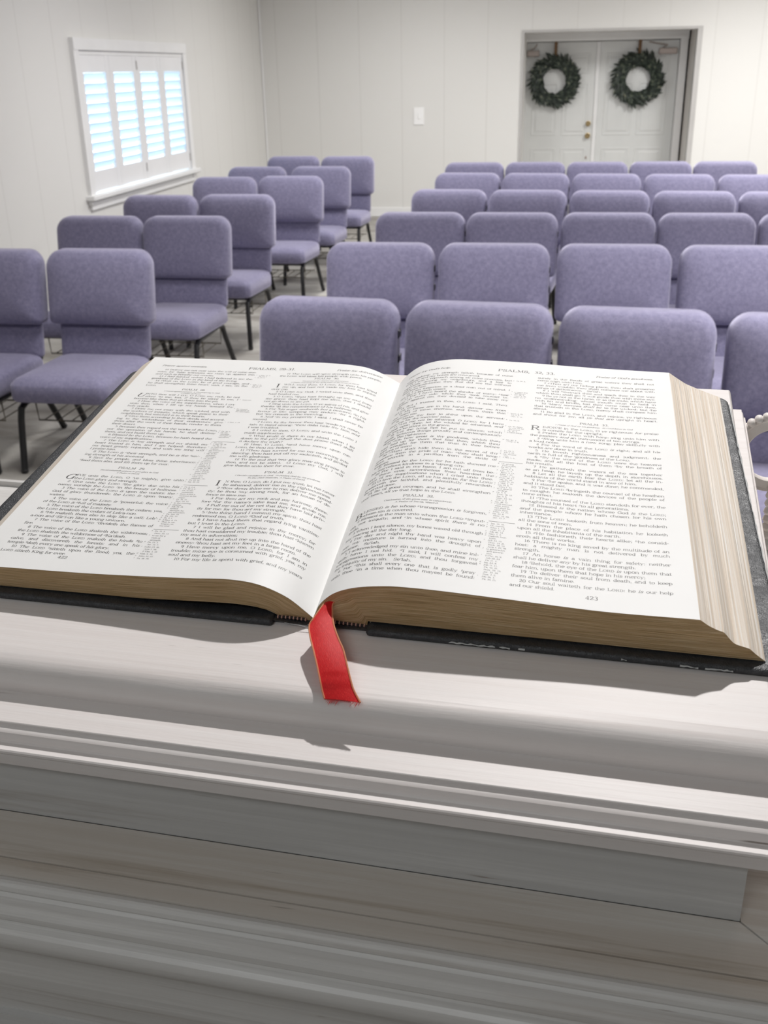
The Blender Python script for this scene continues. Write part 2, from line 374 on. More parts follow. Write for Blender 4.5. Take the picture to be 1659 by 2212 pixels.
wreath(-.245, CAMH-.159, 'green leafy wreath on a brown strap, on the door leaf with the brass knob', 1.962)
wreath(.756, CAMH-.152, 'green leafy wreath on a brown strap, on the right door leaf without knob', 1.962)
mb = MB(); sw = empty('light_switch', Matrix.Translation((-1.822, YB-.002, CAMH-.512)), label='white light switch plate on the back wall left of the doors', cat='light switch')
mb.box(-.062, .062, -.008, 0, -.098, .098, .004); mb.build('switch_plate', 'switch_plastic', sw)
mb = MB(); mb.box(-.012, .012, -.016, -.007, -.028, .028, .003); mb.build('toggle', 'switch_plastic', sw)

# ---------------------------------------------------------------- chairs
def make_chair():
    r = empty('church_chair')
    def rec(y, z): return y+.17*max(0, z-.42)-.06
    def cushion(cx, cz, w_, h_, rt, rb, prof, name):
        mb = MB(); rings = []
        for ins, y in prof:
            sx, sz = (w_-2*ins)/w_, (h_-2*ins)/h_
            rings.append([(cx+(px-cx)*sx, rec(y, cz+(pz-cz)*sz), cz+(pz-cz)*sz) for px, pz in rrect(cx, cz, w_, h_, rt, 8, rb)])
        mb.rings(rings); return mb.build(name, 'purple_fabric', r, angle=60)
    cushion(0, .7475, .522, .345, .076, .03, [(.03, .118), (.008, .112), (0, .095), (0, .040), (.005, .020), (.016, .004), (.035, -.008), (.07, -.018), (.11, -.024), (.15, -.027)], 'back_cushion')
    cushion(0, .495, .455, .18, .02, .02, [(.02, .11), (.003, .105), (0, .09), (0, .072), (.004, .064), (.014, .057), (.035, .053), (.07, .051)], 'lumbar_cushion')
    mb = MB(); rings = []
    def seat_ring(ins, z, drop=0.):
        out = []
        for px, py in rrect(0, -.245, .465, .57, .055, 7, .045):
            sx, sy = (.465-2*ins)/.465, (.57-2*ins)/.57
            x_, y_ = px*sx, -.245+(py+.245)*sy
            f = max(0, (-.28-y_)/.25); out.append((x_, y_, z-drop*f*f+.02*max(0, min(1, (-y_)/.4))))
        return out
    for ins, z, d in ((.03, .325, 0), (.008, .332, 0), (0, .345, 0), (0, .405, .0), (.006, .424, .012), (.018, .436, .012), (.04, .443, .008), (.08, .448, .004), (.14, .451, 0), (.2, .452, 0)): rings.append(seat_ring(ins, z-.012, d))
    mb.rings(rings); mb.build('seat', 'purple_fabric', r, angle=60)
    for s in (-1, 1):
        mb = MB(); mb.tube([(s*.20, -.36, .318), (s*.202, -.44, .318), (s*.204, -.485, .30), (s*.205, -.50, .25), (s*.214, -.525, .015)], .0155, 10); mb.ball((s*.214, -.525, .012), .018, .018, .012)
        mb.build('leg', 'black_metal', r)
        mb = MB(); mb.tube([(s*.20, -.16, .318), (s*.202, -.07, .318), (s*.204, -.03, .30), (s*.206, .0, .24), (s*.214, .14, .015)], .0155, 10); mb.ball((s*.214, .142, .012), .018, .018, .012)
        mb.build('leg', 'black_metal', r)
    mb = MB()
    for s in (-1, 1): mb.tube([(s*.201, -.45, .316), (s*.201, -.05, .318)], .0145, 8)
    mb.tube([(-.2, -.40, .312), (.2, -.40, .312)], .010, 8); mb.tube([(-.2, -.08, .312), (.2, -.08, .312)], .010, 8)
    mb.build('seat_frame', 'black_metal', r)
    mb = MB(); mb.tube([(-.18, .0, .33), (-.18, .085, .40), (-.18, .128, .80), (-.15, .13, .84), (.15, .13, .84), (.18, .128, .80), (.18, .085, .40), (.18, .0, .33)], .0125, 8)
    mb.build('back_frame', 'black_metal', r)
    mb = MB()
    for k in range(6): mb.tube([(-.17+.068*k, -.36, .205), (-.17+.068*k, -.05, .205)], .003, 5)
    mb.tube([(-.195, -.37, .30), (-.195, -.36, .205), (.195, -.36, .205), (.195, -.37, .30)], .004, 5); mb.tube([(-.195, -.04, .30), (-.195, -.05, .205), (.195, -.05, .205), (.195, -.04, .30)], .004, 5)
    mb.build('book_rack', 'rack_wire', r)
    for zz in (.79, .70):
        mb = MB(); mb.box(.260, .265, .06, .10, zz, zz+.028, .003); mb.build('linking_bracket', 'black_metal', r)
    return r
proto = make_chair()
proto_kids = list(proto.children)
ORD = ['front', 'second', 'third', 'fourth', 'fifth', 'back']
PLACE = ['aisle-end', 'second-from-aisle', 'middle', 'fourth-from-aisle', 'fifth-from-aisle']
RB = [([(-.847, 3.61), (-.297, 3.575), (.247, 3.525), (.80, 3.475)], -4.5),
      ([(-.878, 4.905), (-.333, 4.91), (.222, 4.912), (.778, 4.905)], 0),
      ([(-.842, 6.04), (-.312, 6.035), (.228, 6.045), (.763, 6.04), (1.305, 6.04)], 0),
      ([(-.817, 7.262), (-.277, 7.227), (.264, 7.19), (.804, 7.152), (1.344, 7.115)], -4),
      ([(-.808, 8.474), (-.267, 8.42), (.272, 8.367), (.811, 8.315), (1.35, 8.262)], -5.5),
      ([(-.834, 9.46), (-.301, 9.46), (.232, 9.45), (.765, 9.455), (1.298, 9.45)], 0)]
LB = [[(-2.714, 4.613), (-2.184, 4.643)], [(-2.695, 5.822), (-2.177, 5.837)], [(-2.736, 6.90), (-2.218, 6.951)], [(-2.690, 8.18), (-2.176, 8.247)], [(-2.69, 9.10), (-2.131, 9.117)], [(-2.66, 10.27), (-2.123, 10.232)]]
first = True
def place(x, y, yaw, label, group, linked=True):
    global first
    y -= .07
    if first: r = proto; first = False
    else:
        r = proto.copy(); COL.objects.link(r)
        for ch in proto_kids:
            if ch.name.startswith('linking') and not linked: continue
            c = ch.copy(); COL.objects.link(c); c.parent = r
    r.location = (x, y, 0); r.rotation_euler = (0, 0, R(yaw)); tag(r, label, 'chair', group)
for j, (row, yaw) in enumerate(RB):
    for i, (x, y) in enumerate(row):
        where = f'{PLACE[i]} seat'
        place(x, y, yaw, f'purple upholstered chair, {where} of the {ORD[j]} row behind the open book', 'purple church chairs in the right block', i < len(row)-1)
for j, row in enumerate(LB):
    for i, (x, y) in enumerate(row):
        where = ('wall-side seat', 'aisle-side seat')[i]
        place(x-(.015 if i else .03), y, 0, f'purple upholstered chair with black legs, {where} of the left block {ORD[j]} row', 'purple church chairs in the left block', False)

# ---------------------------------------------------------------- lectern
XLh = np.array([.998391, -.0567, 0]); XLh /= np.linalg.norm(XLh); Yh = np.array([.0567, .998391, 0]); Yh /= np.linalg.norm(Yh)
O = np.array([-.1146, .4324, CAMH-.2502]); TH = math.atan2(.1469, .9892)
ct, st_ = math.cos(TH), math.sin(TH)
BASE = Matrix(((XLh[0], Yh[0], 0, O[0]), (XLh[1], Yh[1], 0, O[1]), (0, 0, 1, 0), (0, 0, 0, 1)))
ZO = O[2]
def D(u, v, w_):     # desk frame (mm) to lectern-local metres
    return (u/1000, (v*ct-w_*st_)/1000, ZO+(v*st_+w_*ct)/1000)
def H(u, h, z): return (u/1000, h/1000, ZO+z/1000)
lect = empty('lectern', BASE, label='whitewashed wooden lectern with moulded front edges under the open book', cat='lectern')
mb = MB()
def dr(xo, vf, vb, w_, skew=0): return [D(-xo, vf, w_), D(xo, vf, w_), D(xo, vb, w_), D(-xo, vb, w_)]
prof = [(213.5, -45, 293, 0), (214, -49, 293.4, -.1)]
for a in range(1, 10):
    t = R(10*a); prof.append((214+3.2*math.sin(t), -49-12.5*math.sin(t), 293.4+2*math.sin(t), -.1-12.2*(1-math.cos(t))))
prof.append((217, -61.3, 295.3, -14.6))
rings = [dr(*p) for p in prof]
mb.rings(rings[::-1], cap0=True, cap1=False)
mb.add(rings[0], [(0, 1, 2, 3)])
mb.build('desk_top', 'washed_wood', lect, angle=28)
mb = MB()
prof = [(200, -40, 285, -14.3), (224.5, -81.0, 293, -14.3), (224.7, -81.4, 293.1, -14.6), (224.7, -81.5, 293.1, -16.2), (225.5, -83.9, 293.4, -16.5), (226.0, -85.2, 293.6, -17.2), (226.2, -86.0, 293.7, -18.6), (226.4, -86.8, 293.8, -20.6), (226.7, -87.6, 293.9, -21.2), (227.3, -89.6, 294.1, -21.3), (227.9, -92.2, 294.4, -20.9), (228.1, -92.9, 294.5, -21.4), (228.1, -93.0, 294.5, -22.6), (227.8, -92.2, 294.4, -23.9), (227.8, -92.3, 294.4, -30.2), (227.4, -91.6, 294.2, -30.7), (200, -60, 285, -30.7)]
rings = [dr(*p) for p in prof]; mb.rings(rings[::-1], cap0=True, cap1=True); mb.build('edge_moulding', 'washed_wood', lect, angle=28)
mb = MB()
bot = [H(-205.5, -78, -79.5), H(205.5, -78, -79.5), H(205.5, 288, -79.5), H(-205.5, 288, -79.5)]
zz_ = [D(0, -80, -30.5)[2]]*2+[D(0, 288, -30.5)[2]]*2
top = [(q[0], q[1], z) for q, z in zip(bot, zz_)]
mb.rings([bot, top], cap0=True, cap1=True); mb.build('box_body', 'washed_wood_shaded', lect, smooth=False)
# wide shelf below the box
def hr(o, z, hf=-120, hb=325, ux=430): return [H(-ux-o, hf-o, z), H(ux+o, hf-o, z), H(ux+o, hb+o, z), H(-ux-o, hb+o, z)]
mb = MB()
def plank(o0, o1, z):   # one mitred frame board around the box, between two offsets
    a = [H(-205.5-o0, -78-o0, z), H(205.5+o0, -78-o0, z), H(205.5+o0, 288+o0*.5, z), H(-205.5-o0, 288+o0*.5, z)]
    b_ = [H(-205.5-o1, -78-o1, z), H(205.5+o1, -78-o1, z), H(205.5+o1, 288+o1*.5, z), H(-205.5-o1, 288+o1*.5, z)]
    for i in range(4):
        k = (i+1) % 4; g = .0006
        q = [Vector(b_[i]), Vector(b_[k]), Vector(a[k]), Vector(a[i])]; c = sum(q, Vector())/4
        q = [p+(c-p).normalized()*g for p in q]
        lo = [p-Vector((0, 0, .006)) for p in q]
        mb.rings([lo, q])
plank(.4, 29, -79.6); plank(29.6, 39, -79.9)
mb.build('mitred_border', 'washed_wood_bounce', lect, smooth=False)
mb = MB()
prof = [(-3, -85.5), (-2.6, -81), (0, -80.2), (1.2, -80.6), (2.2, -82), (2.6, -84), (1.4, -86), (2.6, -87.4), (5.2, -88), (7.4, -89.4), (8.4, -92), (8.2, -95), (6.4, -97.5), (7.0, -98.6), (9.4, -99.4), (11, -101), (11.6, -104), (10.8, -108), (8, -113), (4, -118), (0, -124), (-3, -132), (-4, -142), (-4.2, -145), (-8, -146), (-10, -148), (-11, -156), (-16, -171), (-22, -186), (-24, -196)]
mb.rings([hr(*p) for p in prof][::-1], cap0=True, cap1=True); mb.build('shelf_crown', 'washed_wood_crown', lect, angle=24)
mb = MB(); mb.rings([[(x*.38, -.10 if y < 0 else .31, z) for x, y in ((-1, -1), (1, -1), (1, 1), (-1, 1))] for z in (.13, ZO-.195)]); mb.build('column', 'washed_wood_shaded', lect, smooth=False)
mb = MB(); mb.box(-.43, .43, -.15, .36, 0, .14, .012); mb.build('plinth', 'washed_wood_shaded', lect, smooth=False)

# carved ornament standing on the shelf beside the lectern box
orn = empty('carved_ornament', BASE @ Matrix.Translation((.2515, .306, ZO-.0790)), label='white carved ring ornament with beaded rim at the right of the lectern', cat='ornament')
cz, ri, ro = .0715, .0185, .0285
mb = MB(); rings = []
for a in range(0, 361, 6):
    d = Vector((math.cos(R(a)), 0, math.sin(R(a)))); c0 = Vector((0, 0, cz))
    rings.append([c0+d*r_+Vector((0, y_, 0)) for r_, y_ in ((ri, -.001), (ri+.001, .004), (ro-.001, .004), (ro, -.001), (ro-.0015, -.0045), (ro-.003, -.003), (ri+.0012, -.0032))])
mb.rings(rings, cap0=False, cap1=False); mb.build('carved_ring', 'painted_carving', orn, angle=40)
mb = MB()
for a in range(-60, 250, 11): mb.ball((ro*math.cos(R(a)), -.001, cz+ro*math.sin(R(a))), .0034, .0045, .0034, 10, 6)
mb.build('bead_rim', 'painted_carving', orn)
mb = MB()
for k in range(7): mb.ball((.004, -.003, .010+k*.0062), .0056, .0056, .0040, 12, 6)
mb.build('bead_stem', 'painted_carving', orn)
mb = MB(); mb.rings([[(.004+r_*math.cos(q*math.pi/10), r_*.55*math.sin(q*math.pi/10), z) for q in range(20)] for r_, z in ((.017, 0), (.018, .002), (.017, .004), (.012, .006), (.007, .009))]); mb.build('foot', 'painted_carving', orn)

# ---------------------------------------------------------------- the open book
BOOK = BASE @ Matrix(((1, 0, 0, 0), (0, ct, -st_, 0), (0, st_, ct, ZO+.0002), (0, 0, 0, 1)))
book = empty('open_book', BOOK, label='large open book with gilt edges and black leather cover on the lectern', cat='book')
VB, VT = -4., 272.
PR_b = [(1, 3), (2.6, 6.5), (5, 11.5), (12.3, 18.9), (22, 23.4), (38, 26.4), (54, 26.9), (97.6, 25.3), (139.8, 23.4), (182.7, 23.8)]
PR_t = [(-13.6, 3.0), (-12.4, 4.2), (-10.7, 6.6), (-7.8, 9.6), (-.9, 15.2), (7, 19.3), (22.6, 23.0), (64.9, 23.4), (128, 21.1), (172.4, 20.2)]
PL_b = [(1, 3), (-2.5, 6.5), (-11.3, 14.2), (-25, 20.3), (-39, 21.9), (-64, 20.2), (-115, 17.5), (-168.5, 16.2), (-189.3, 15.6)]
PL_t = [(-13.6, 3.0), (-17, 5), (-28.2, 10.9), (-38, 14.2), (-48.6, 15.6), (-69.3, 16.4), (-104.7, 15.9), (-140.8, 15.6), (-202, 15)]
def cr(pts, n=140):
    P = np.array(pts, float); d = np.r_[0, np.cumsum(np.sqrt(np.linalg.norm(np.diff(P, axis=0), axis=1)))]
    E = np.vstack([2*P[0]-P[1], P, 2*P[-1]-P[-2]]); dd = np.r_[-(d[1]-d[0]), d, 2*d[-1]-d[-2]]; out = []
    for t in np.linspace(0, d[-1], n*4):
        i = min(max(np.searchsorted(d, t, side='right')-1, 0), len(P)-2)
        t0, t1, t2, t3 = dd[i:i+4]; p0, p1, p2, p3 = E[i:i+4]
        A1 = (t1-t)/(t1-t0)*p0+(t-t0)/(t1-t0)*p1; A2 = (t2-t)/(t2-t1)*p1+(t-t1)/(t2-t1)*p2; A3 = (t3-t)/(t3-t2)*p2+(t-t2)/(t3-t2)*p3
        B1 = (t2-t)/(t2-t0)*A1+(t-t0)/(t2-t0)*A2; B2 = (t3-t)/(t3-t1)*A2+(t-t1)/(t3-t1)*A3
        out.append((t2-t)/(t2-t1)*B1+(t-t1)/(t2-t1)*B2)
    Q = np.array(out); s = np.r_[0, np.cumsum(np.linalg.norm(np.diff(Q, axis=0), axis=1))]; tt = np.linspace(0, s[-1], n)
    return np.c_[np.interp(tt, s, Q[:, 0]), np.interp(tt, s, Q[:, 1])]
NP = 140
SURF = {'R': (cr(PR_b), cr(PR_t)), 'L': (cr(PL_b), cr(PL_t))}
G = np.linspace(0, 1, NP)
def surf(side, s, v, off=.0):   # s: mm from the gutter along the page, v: mm up the page
    B, T_ = SURF[side]; t = np.clip(np.asarray(s)/190., 0, 1); a = (np.asarray(v)-VB)/(VT-VB)
    u = (1-a)*np.interp(t, G, B[:, 0])+a*np.interp(t, G, T_[:, 0]); w_ = (1-a)*np.interp(t, G, B[:, 1])+a*np.interp(t, G, T_[:, 1])
    e = .004; t2 = np.clip(t+e, 0, 1); t1 = np.clip(t-e, 0, 1)
    du = (1-a)*(np.interp(t2, G, B[:, 0])-np.interp(t1, G, B[:, 0]))+a*(np.interp(t2, G, T_[:, 0])-np.interp(t1, G, T_[:, 0]))
    dw = (1-a)*(np.interp(t2, G, B[:, 1])-np.interp(t1, G, B[:, 1]))+a*(np.interp(t2, G, T_[:, 1])-np.interp(t1, G, T_[:, 1]))
    L_ = np.hypot(du, dw); sg = 1 if side == 'R' else -1
    return np.stack([(u-sg*dw/L_*off)/1000, np.asarray(v)/1000, (w_+sg*du/L_*off)/1000], -1)

# --- a serif letterform set drawn with a broad pen: strokes are thick upright, thin across
FONT = {
'a': (4.9, 'L3.6 .2 3.6 3.5;E2.2 3.5 1.4 1.4 0 165;E2.0 1.4 1.6 1.4 0 360;L3.6 .4 4.1 .05 4.7 .3'),
'b': (5.5, 'L1 0 1 7.4;L0 7.3 1 7.3;E2.9 2.5 1.9 2.4 0 360'), 'c': (4.8, 'E2.6 2.5 2.1 2.4 50 320;L3.9 4.1 4.1 3.5'),
'd': (5.6, 'L4.4 0 4.4 7.4;L3.4 7.3 4.4 7.3;L4.4 .1 5.3 .1;E2.5 2.5 1.9 2.4 0 360'), 'e': (4.9, 'E2.5 2.5 2.1 2.4 0 315;L.5 2.6 4.6 2.6'),
'f': (3.4, 'L1.5 0 1.5 6;E2.8 5.9 1.3 1.5 60 180;L.3 4.9 2.9 4.9;L.5 .1 2.6 .1'), 'g': (5.2, 'E2.3 3.3 1.7 1.6 0 360;E2.4 -.9 2.1 1.2 0 360;L1.3 1.9 .9 1.1 2.4 .4;L3.7 4.4 4.9 4.8'),
'h': (6.0, 'L1 0 1 7.4;L0 7.3 1 7.3;E2.9 3.2 1.8 1.6 5 170;L4.7 0 4.7 3.3;L.1 .1 1.9 .1;L3.8 .1 5.7 .1'), 'i': (2.9, 'L1.4 0 1.4 4.9;L.4 4.8 1.4 4.8;L.4 .1 2.4 .1;D1.4 6.8'),
'j': (2.8, 'L1.6 4.9 1.6 -1;L.6 4.8 1.6 4.8;E.6 -1 1 1.1 270 360;D1.6 6.8'), 'k': (5.7, 'L1 0 1 7.4;L0 7.3 1 7.3;L4.6 4.8 1.2 2;L2.3 2.9 4.9 .1;L.1 .1 1.9 .1;L4 .1 5.7 .1;L3.6 4.8 5.3 4.8'),
'l': (2.9, 'L1.4 0 1.4 7.4;L.4 7.3 1.4 7.3;L.4 .1 2.4 .1'), 'm': (8.8, 'L1 0 1 4.9;L0 4.8 1 4.8;E2.7 3.3 1.6 1.5 5 170;L4.3 0 4.3 3.4;E6 3.3 1.6 1.5 5 170;L7.6 0 7.6 3.4;L.1 .1 1.9 .1;L3.4 .1 5.2 .1;L6.7 .1 8.5 .1'),
'n': (6.0, 'L1 0 1 4.9;L0 4.8 1 4.8;E2.9 3.2 1.8 1.6 5 170;L4.7 0 4.7 3.3;L.1 .1 1.9 .1;L3.8 .1 5.7 .1'), 'o': (5.1, 'E2.5 2.5 2.05 2.4 0 360'),
'p': (5.6, 'L1 -2.3 1 4.9;L0 4.8 1 4.8;E2.9 2.5 1.9 2.4 0 360;L.1 -2.2 2 -2.2'), 'q': (5.4, 'L4.4 -2.3 4.4 4.9;E2.5 2.5 1.9 2.4 0 360;L3.5 -2.2 5.3 -2.2'),
'r': (4.2, 'L1 0 1 4.9;L0 4.8 1 4.8;E2.7 3.3 1.6 1.5 60 170;D3.7 4.3;L.1 .1 2.1 .1'), 's': (4.2, 'E2.1 3.7 1.35 1.15 60 240;L1.1 3.1 3.0 1.9;E2 1.3 1.4 1.2 -130 60;L3.3 4.8 3.4 3.7;L.6 .2 .6 1.4'),
't': (3.4, 'L1.4 .8 1.4 6.3;E2.3 .9 .9 .85 180 330;L.2 4.8 3 4.8'), 'u': (5.9, 'L1 1.8 1 4.9;L0 4.8 1 4.8;E2.8 1.8 1.8 1.7 180 350;L4.6 0 4.6 4.9;L3.7 4.8 4.6 4.8;L4.6 .1 5.6 .1'),
'v': (5.3, 'L.8 4.8 2.7 .1;T2.7 .1 4.6 4.8;L-.1 4.8 1.8 4.8;L3.7 4.8 5.3 4.8'), 'w': (7.8, 'L.8 4.8 2.6 .1;T2.6 .1 4 4.6;L4 4.8 5.6 .1;T5.6 .1 7.1 4.8;L-.1 4.8 1.7 4.8;L6.3 4.8 7.8 4.8'),
'x': (5.2, 'L.7 4.8 4.4 .1;T4.3 4.8 .8 .1;L-.1 4.8 1.6 4.8;L3.5 4.8 5.1 4.8;L0 .1 1.6 .1;L3.5 .1 5.2 .1'), 'y': (5.3, 'L.8 4.8 2.7 .1;T4.6 4.8 1.9 -1.8 .8 -2.2;L-.1 4.8 1.8 4.8;L3.7 4.8 5.3 4.8'), 'z': (4.6, 'L.5 4.7 4.1 4.7;L4 4.7 .5 .2;L.5 .1 4.2 .1 4.3 1.2'),
'A': (7.2, 'T.9 .1 3.5 7.1;L3.5 7.1 6.3 .1;L1.9 2.6 5 2.6;L0 .1 2 .1;L5.1 .1 7.2 .1'), 'B': (6.8, 'L1.4 0 1.4 7;L.3 6.95 3.6 6.95;L.3 .1 3.8 .1;L1.4 3.7 3.8 3.7;E3.6 5.3 1.6 1.6 -90 90;E3.8 1.9 1.9 1.8 -90 90'),
'C': (7, 'E3.7 3.5 3 3.4 50 310;L5.9 6.9 5.9 4.8'), 'D': (7.4, 'L1.4 0 1.4 7;L.3 6.95 3.2 6.95;L.3 .1 3.2 .1;E3.2 3.5 3.3 3.4 -90 90'), 'E': (6.6, 'L1.4 0 1.4 7;L.3 6.95 5.8 6.95 5.9 5.2;L.3 .1 6 .1 6.2 2;L1.4 3.7 4.2 3.7;L4.2 2.9 4.2 4.5'),
'F': (6.2, 'L1.4 0 1.4 7;L.3 6.95 5.7 6.95 5.8 5.2;L.3 .1 2.6 .1;L1.4 3.7 4.1 3.7;L4.1 2.9 4.1 4.5'), 'G': (7.4, 'E3.7 3.5 3 3.4 50 330;L5.9 6.9 5.9 4.9;L6.2 .4 6.2 3;L5.1 3.1 7.2 3.1'),
'H': (7.8, 'L1.4 0 1.4 7;L6.2 0 6.2 7;L.3 .1 2.5 .1;L5.1 .1 7.3 .1;L.3 6.95 2.5 6.95;L5.1 6.95 7.3 6.95;L1.4 3.7 6.2 3.7'), 'I': (3.7, 'L1.8 0 1.8 7;L.6 .1 3 .1;L.6 6.95 3 6.95'),
'J': (5, 'L3.4 1.6 3.4 7;L2.2 6.95 4.6 6.95;E2.1 1.6 1.3 1.5 180 360'), 'K': (7.4, 'L1.4 0 1.4 7;T6 6.9 1.5 2.8;L3 4 6.3 .1;L.3 .1 2.5 .1;L5.2 .1 7.3 .1;L.3 6.95 2.5 6.95;L5 6.95 7 6.95'),
'L': (6.2, 'L1.4 0 1.4 7;L.3 6.95 2.6 6.95;L.3 .1 5.6 .1 5.8 2.2'), 'M': (8.8, 'T1.5 0 1.5 7;L1.5 7 4.3 .4;T4.3 .4 7.1 7;L7.1 0 7.1 7;L.3 .1 2.5 .1;L6 .1 8.3 .1;L.3 6.95 1.6 6.95;L7 6.95 8.3 6.95'),
'N': (7.6, 'T1.5 0 1.5 7;L1.3 6.9 6.1 .1;T6.1 0 6.1 7;L.4 .1 2.6 .1;L5 6.95 7.2 6.95;L.3 6.95 1.5 6.95'), 'O': (7.4, 'E3.7 3.5 3.1 3.4 0 360'), 'P': (6.5, 'L1.4 0 1.4 7;L.3 6.95 3.6 6.95;L.3 .1 2.6 .1;L1.4 3.2 3.6 3.2;E3.6 5.1 2.1 1.85 -90 90'),
'R': (7.2, 'L1.4 0 1.4 7;L.3 6.95 3.6 6.95;L.3 .1 2.5 .1;L1.4 3.4 3.6 3.4;E3.6 5.2 2 1.75 -90 90;L3.6 3.4 5.9 .1;L5.4 .1 7 .1'), 'S': (5.8, 'E2.9 5.2 1.9 1.7 50 240;L1.5 4.3 4.3 2.7;E2.9 1.8 1.95 1.7 -130 55;L4.7 6.9 4.8 5;L.9 .1 .9 2.1'),
'T': (6.8, 'L3.3 0 3.3 7;L.4 5.2 .5 6.95 6.2 6.95 6.3 5.2;L2.1 .1 4.6 .1'), 'U': (7.4, 'L1.4 2.4 1.4 7;E3.8 2.4 2.4 2.3 180 360;T6.2 2.4 6.2 7;L.3 6.95 2.6 6.95;L5.2 6.95 7.2 6.95'), 'W': (9.8, 'L1 6.9 3.2 .1;T3.2 .1 5 6.6;L5 6.9 7 .1;T7 .1 8.9 6.9;L0 6.95 2.1 6.95;L7.9 6.95 9.8 6.95'),
'Y': (7, 'L1 6.9 3.5 3.3;T6 6.9 3.5 3.3;L3.5 0 3.5 3.4;L2.3 .1 4.7 .1;L0 6.95 2.1 6.95;L4.9 6.95 7 6.95'), 'V': (7, 'L1 6.9 3.5 .1;T3.5 .1 6 6.9;L0 6.95 2.1 6.95;L4.9 6.95 7 6.95'), 'Z': (6, 'L.7 6.9 5.3 6.9;L5.2 6.8 .7 .2;L.6 .1 5.4 .1'),
'0': (5, 'E2.5 3.4 1.9 3.3 0 360'), '1': (4.4, 'L2.3 0 2.3 6.9;L1 6.2 2.3 6.8;L1.1 .1 3.5 .1'), '2': (5, 'E2.4 5 1.7 1.8 -20 170;L3.9 4.2 .7 .6;L.6 .4 4.3 .4 4.5 1.4'), '3': (5, 'E2.3 5.2 1.5 1.6 -80 150;E2.3 1.9 1.8 1.8 -150 90'),
'4': (5, 'L3.4 0 3.4 6.9;T3.3 6.8 .5 2.1;L.4 2.1 4.7 2.1;L2.4 .1 4.4 .1'), '5': (5, 'L1 6.8 4.1 6.8;L1 6.8 1 3.9;E2.3 2.2 1.9 2.1 -150 120'), '6': (5, 'E2.5 2.2 1.8 2.1 0 360;E3.4 3 2.7 3.8 100 185'), '7': (5, 'L.6 5.6 .7 6.7 4.4 6.7;L4.3 6.6 2 0'),
'8': (5, 'E2.5 5.2 1.5 1.6 0 360;E2.5 1.9 1.8 1.8 0 360'), '9': (5, 'E2.5 4.7 1.8 2.1 0 360;E1.6 3.9 2.7 3.8 -80 5'),
'.': (2.3, 'D1 .5'), ',': (2.3, 'D1 .5;L1.3 .4 .7 -1.1'), ':': (2.6, 'D1.4 .6;D1.4 4.1'), ';': (2.6, 'D1.4 .6;L1.6 .5 1 -1;D1.4 4.1'), "'": (2, 'L1 7 .9 5.2'), '-': (3.2, 'L.4 2.3 2.7 2.3;L.4 2.6 2.7 2.6'), '!': (2.8, 'L1.4 2 1.4 7.2;D1.4 .5'), '?': (4.6, 'E2.2 5.5 1.5 1.6 -60 170;L2.3 4 2.2 2;D2.2 .5'),
}
TK, TN = .52, .17      # half widths of thick and thin strokes
GL = {}
def glyph(ch):
    if ch in GL: return GL[ch]
    adv, spec = FONT[ch]; V = []; F = []
    def stroke(P, thin=False):
        P = np.array(P, float); n = len(P); d = np.gradient(P, axis=0) if n > 2 else np.repeat(P[1:]-P[:1], 2, 0)
        L_ = np.linalg.norm(d, axis=1); d = d/L_[:, None]; hw = TN+(0 if thin else (TK-TN))*np.abs(d[:, 1])**1.6
        if thin: hw = hw*0+.20
        nr = np.c_[-d[:, 1], d[:, 0]]; o = len(V)
        for p, q, h_ in zip(P, nr, hw): V.append(p+q*h_); V.append(p-q*h_)
        for i in range(n-1): F.append((o+2*i+1, o+2*i+3, o+2*i+2, o+2*i))
    for it in spec.split(';'):
        k, a = it[0], [float(x) for x in it[1:].split()]
        if k in 'LT': stroke([(a[i], a[i+1]) for i in range(0, len(a), 2)], k == 'T')
        elif k == 'E':
            n = max(4, int(abs(a[5]-a[4])/28)+1); stroke([(a[0]+a[2]*math.cos(R(t)), a[1]+a[3]*math.sin(R(t))) for t in np.linspace(a[4], a[5], n)])
        elif k == 'D':
            o = len(V); V.extend([np.array((a[0]+.62*math.cos(t), a[1]+.62*math.sin(t))) for t in np.arange(6)*math.pi/3]); F.append(tuple(o+i for i in range(6)))
    GL[ch] = (adv, np.array(V), F); return GL[ch]
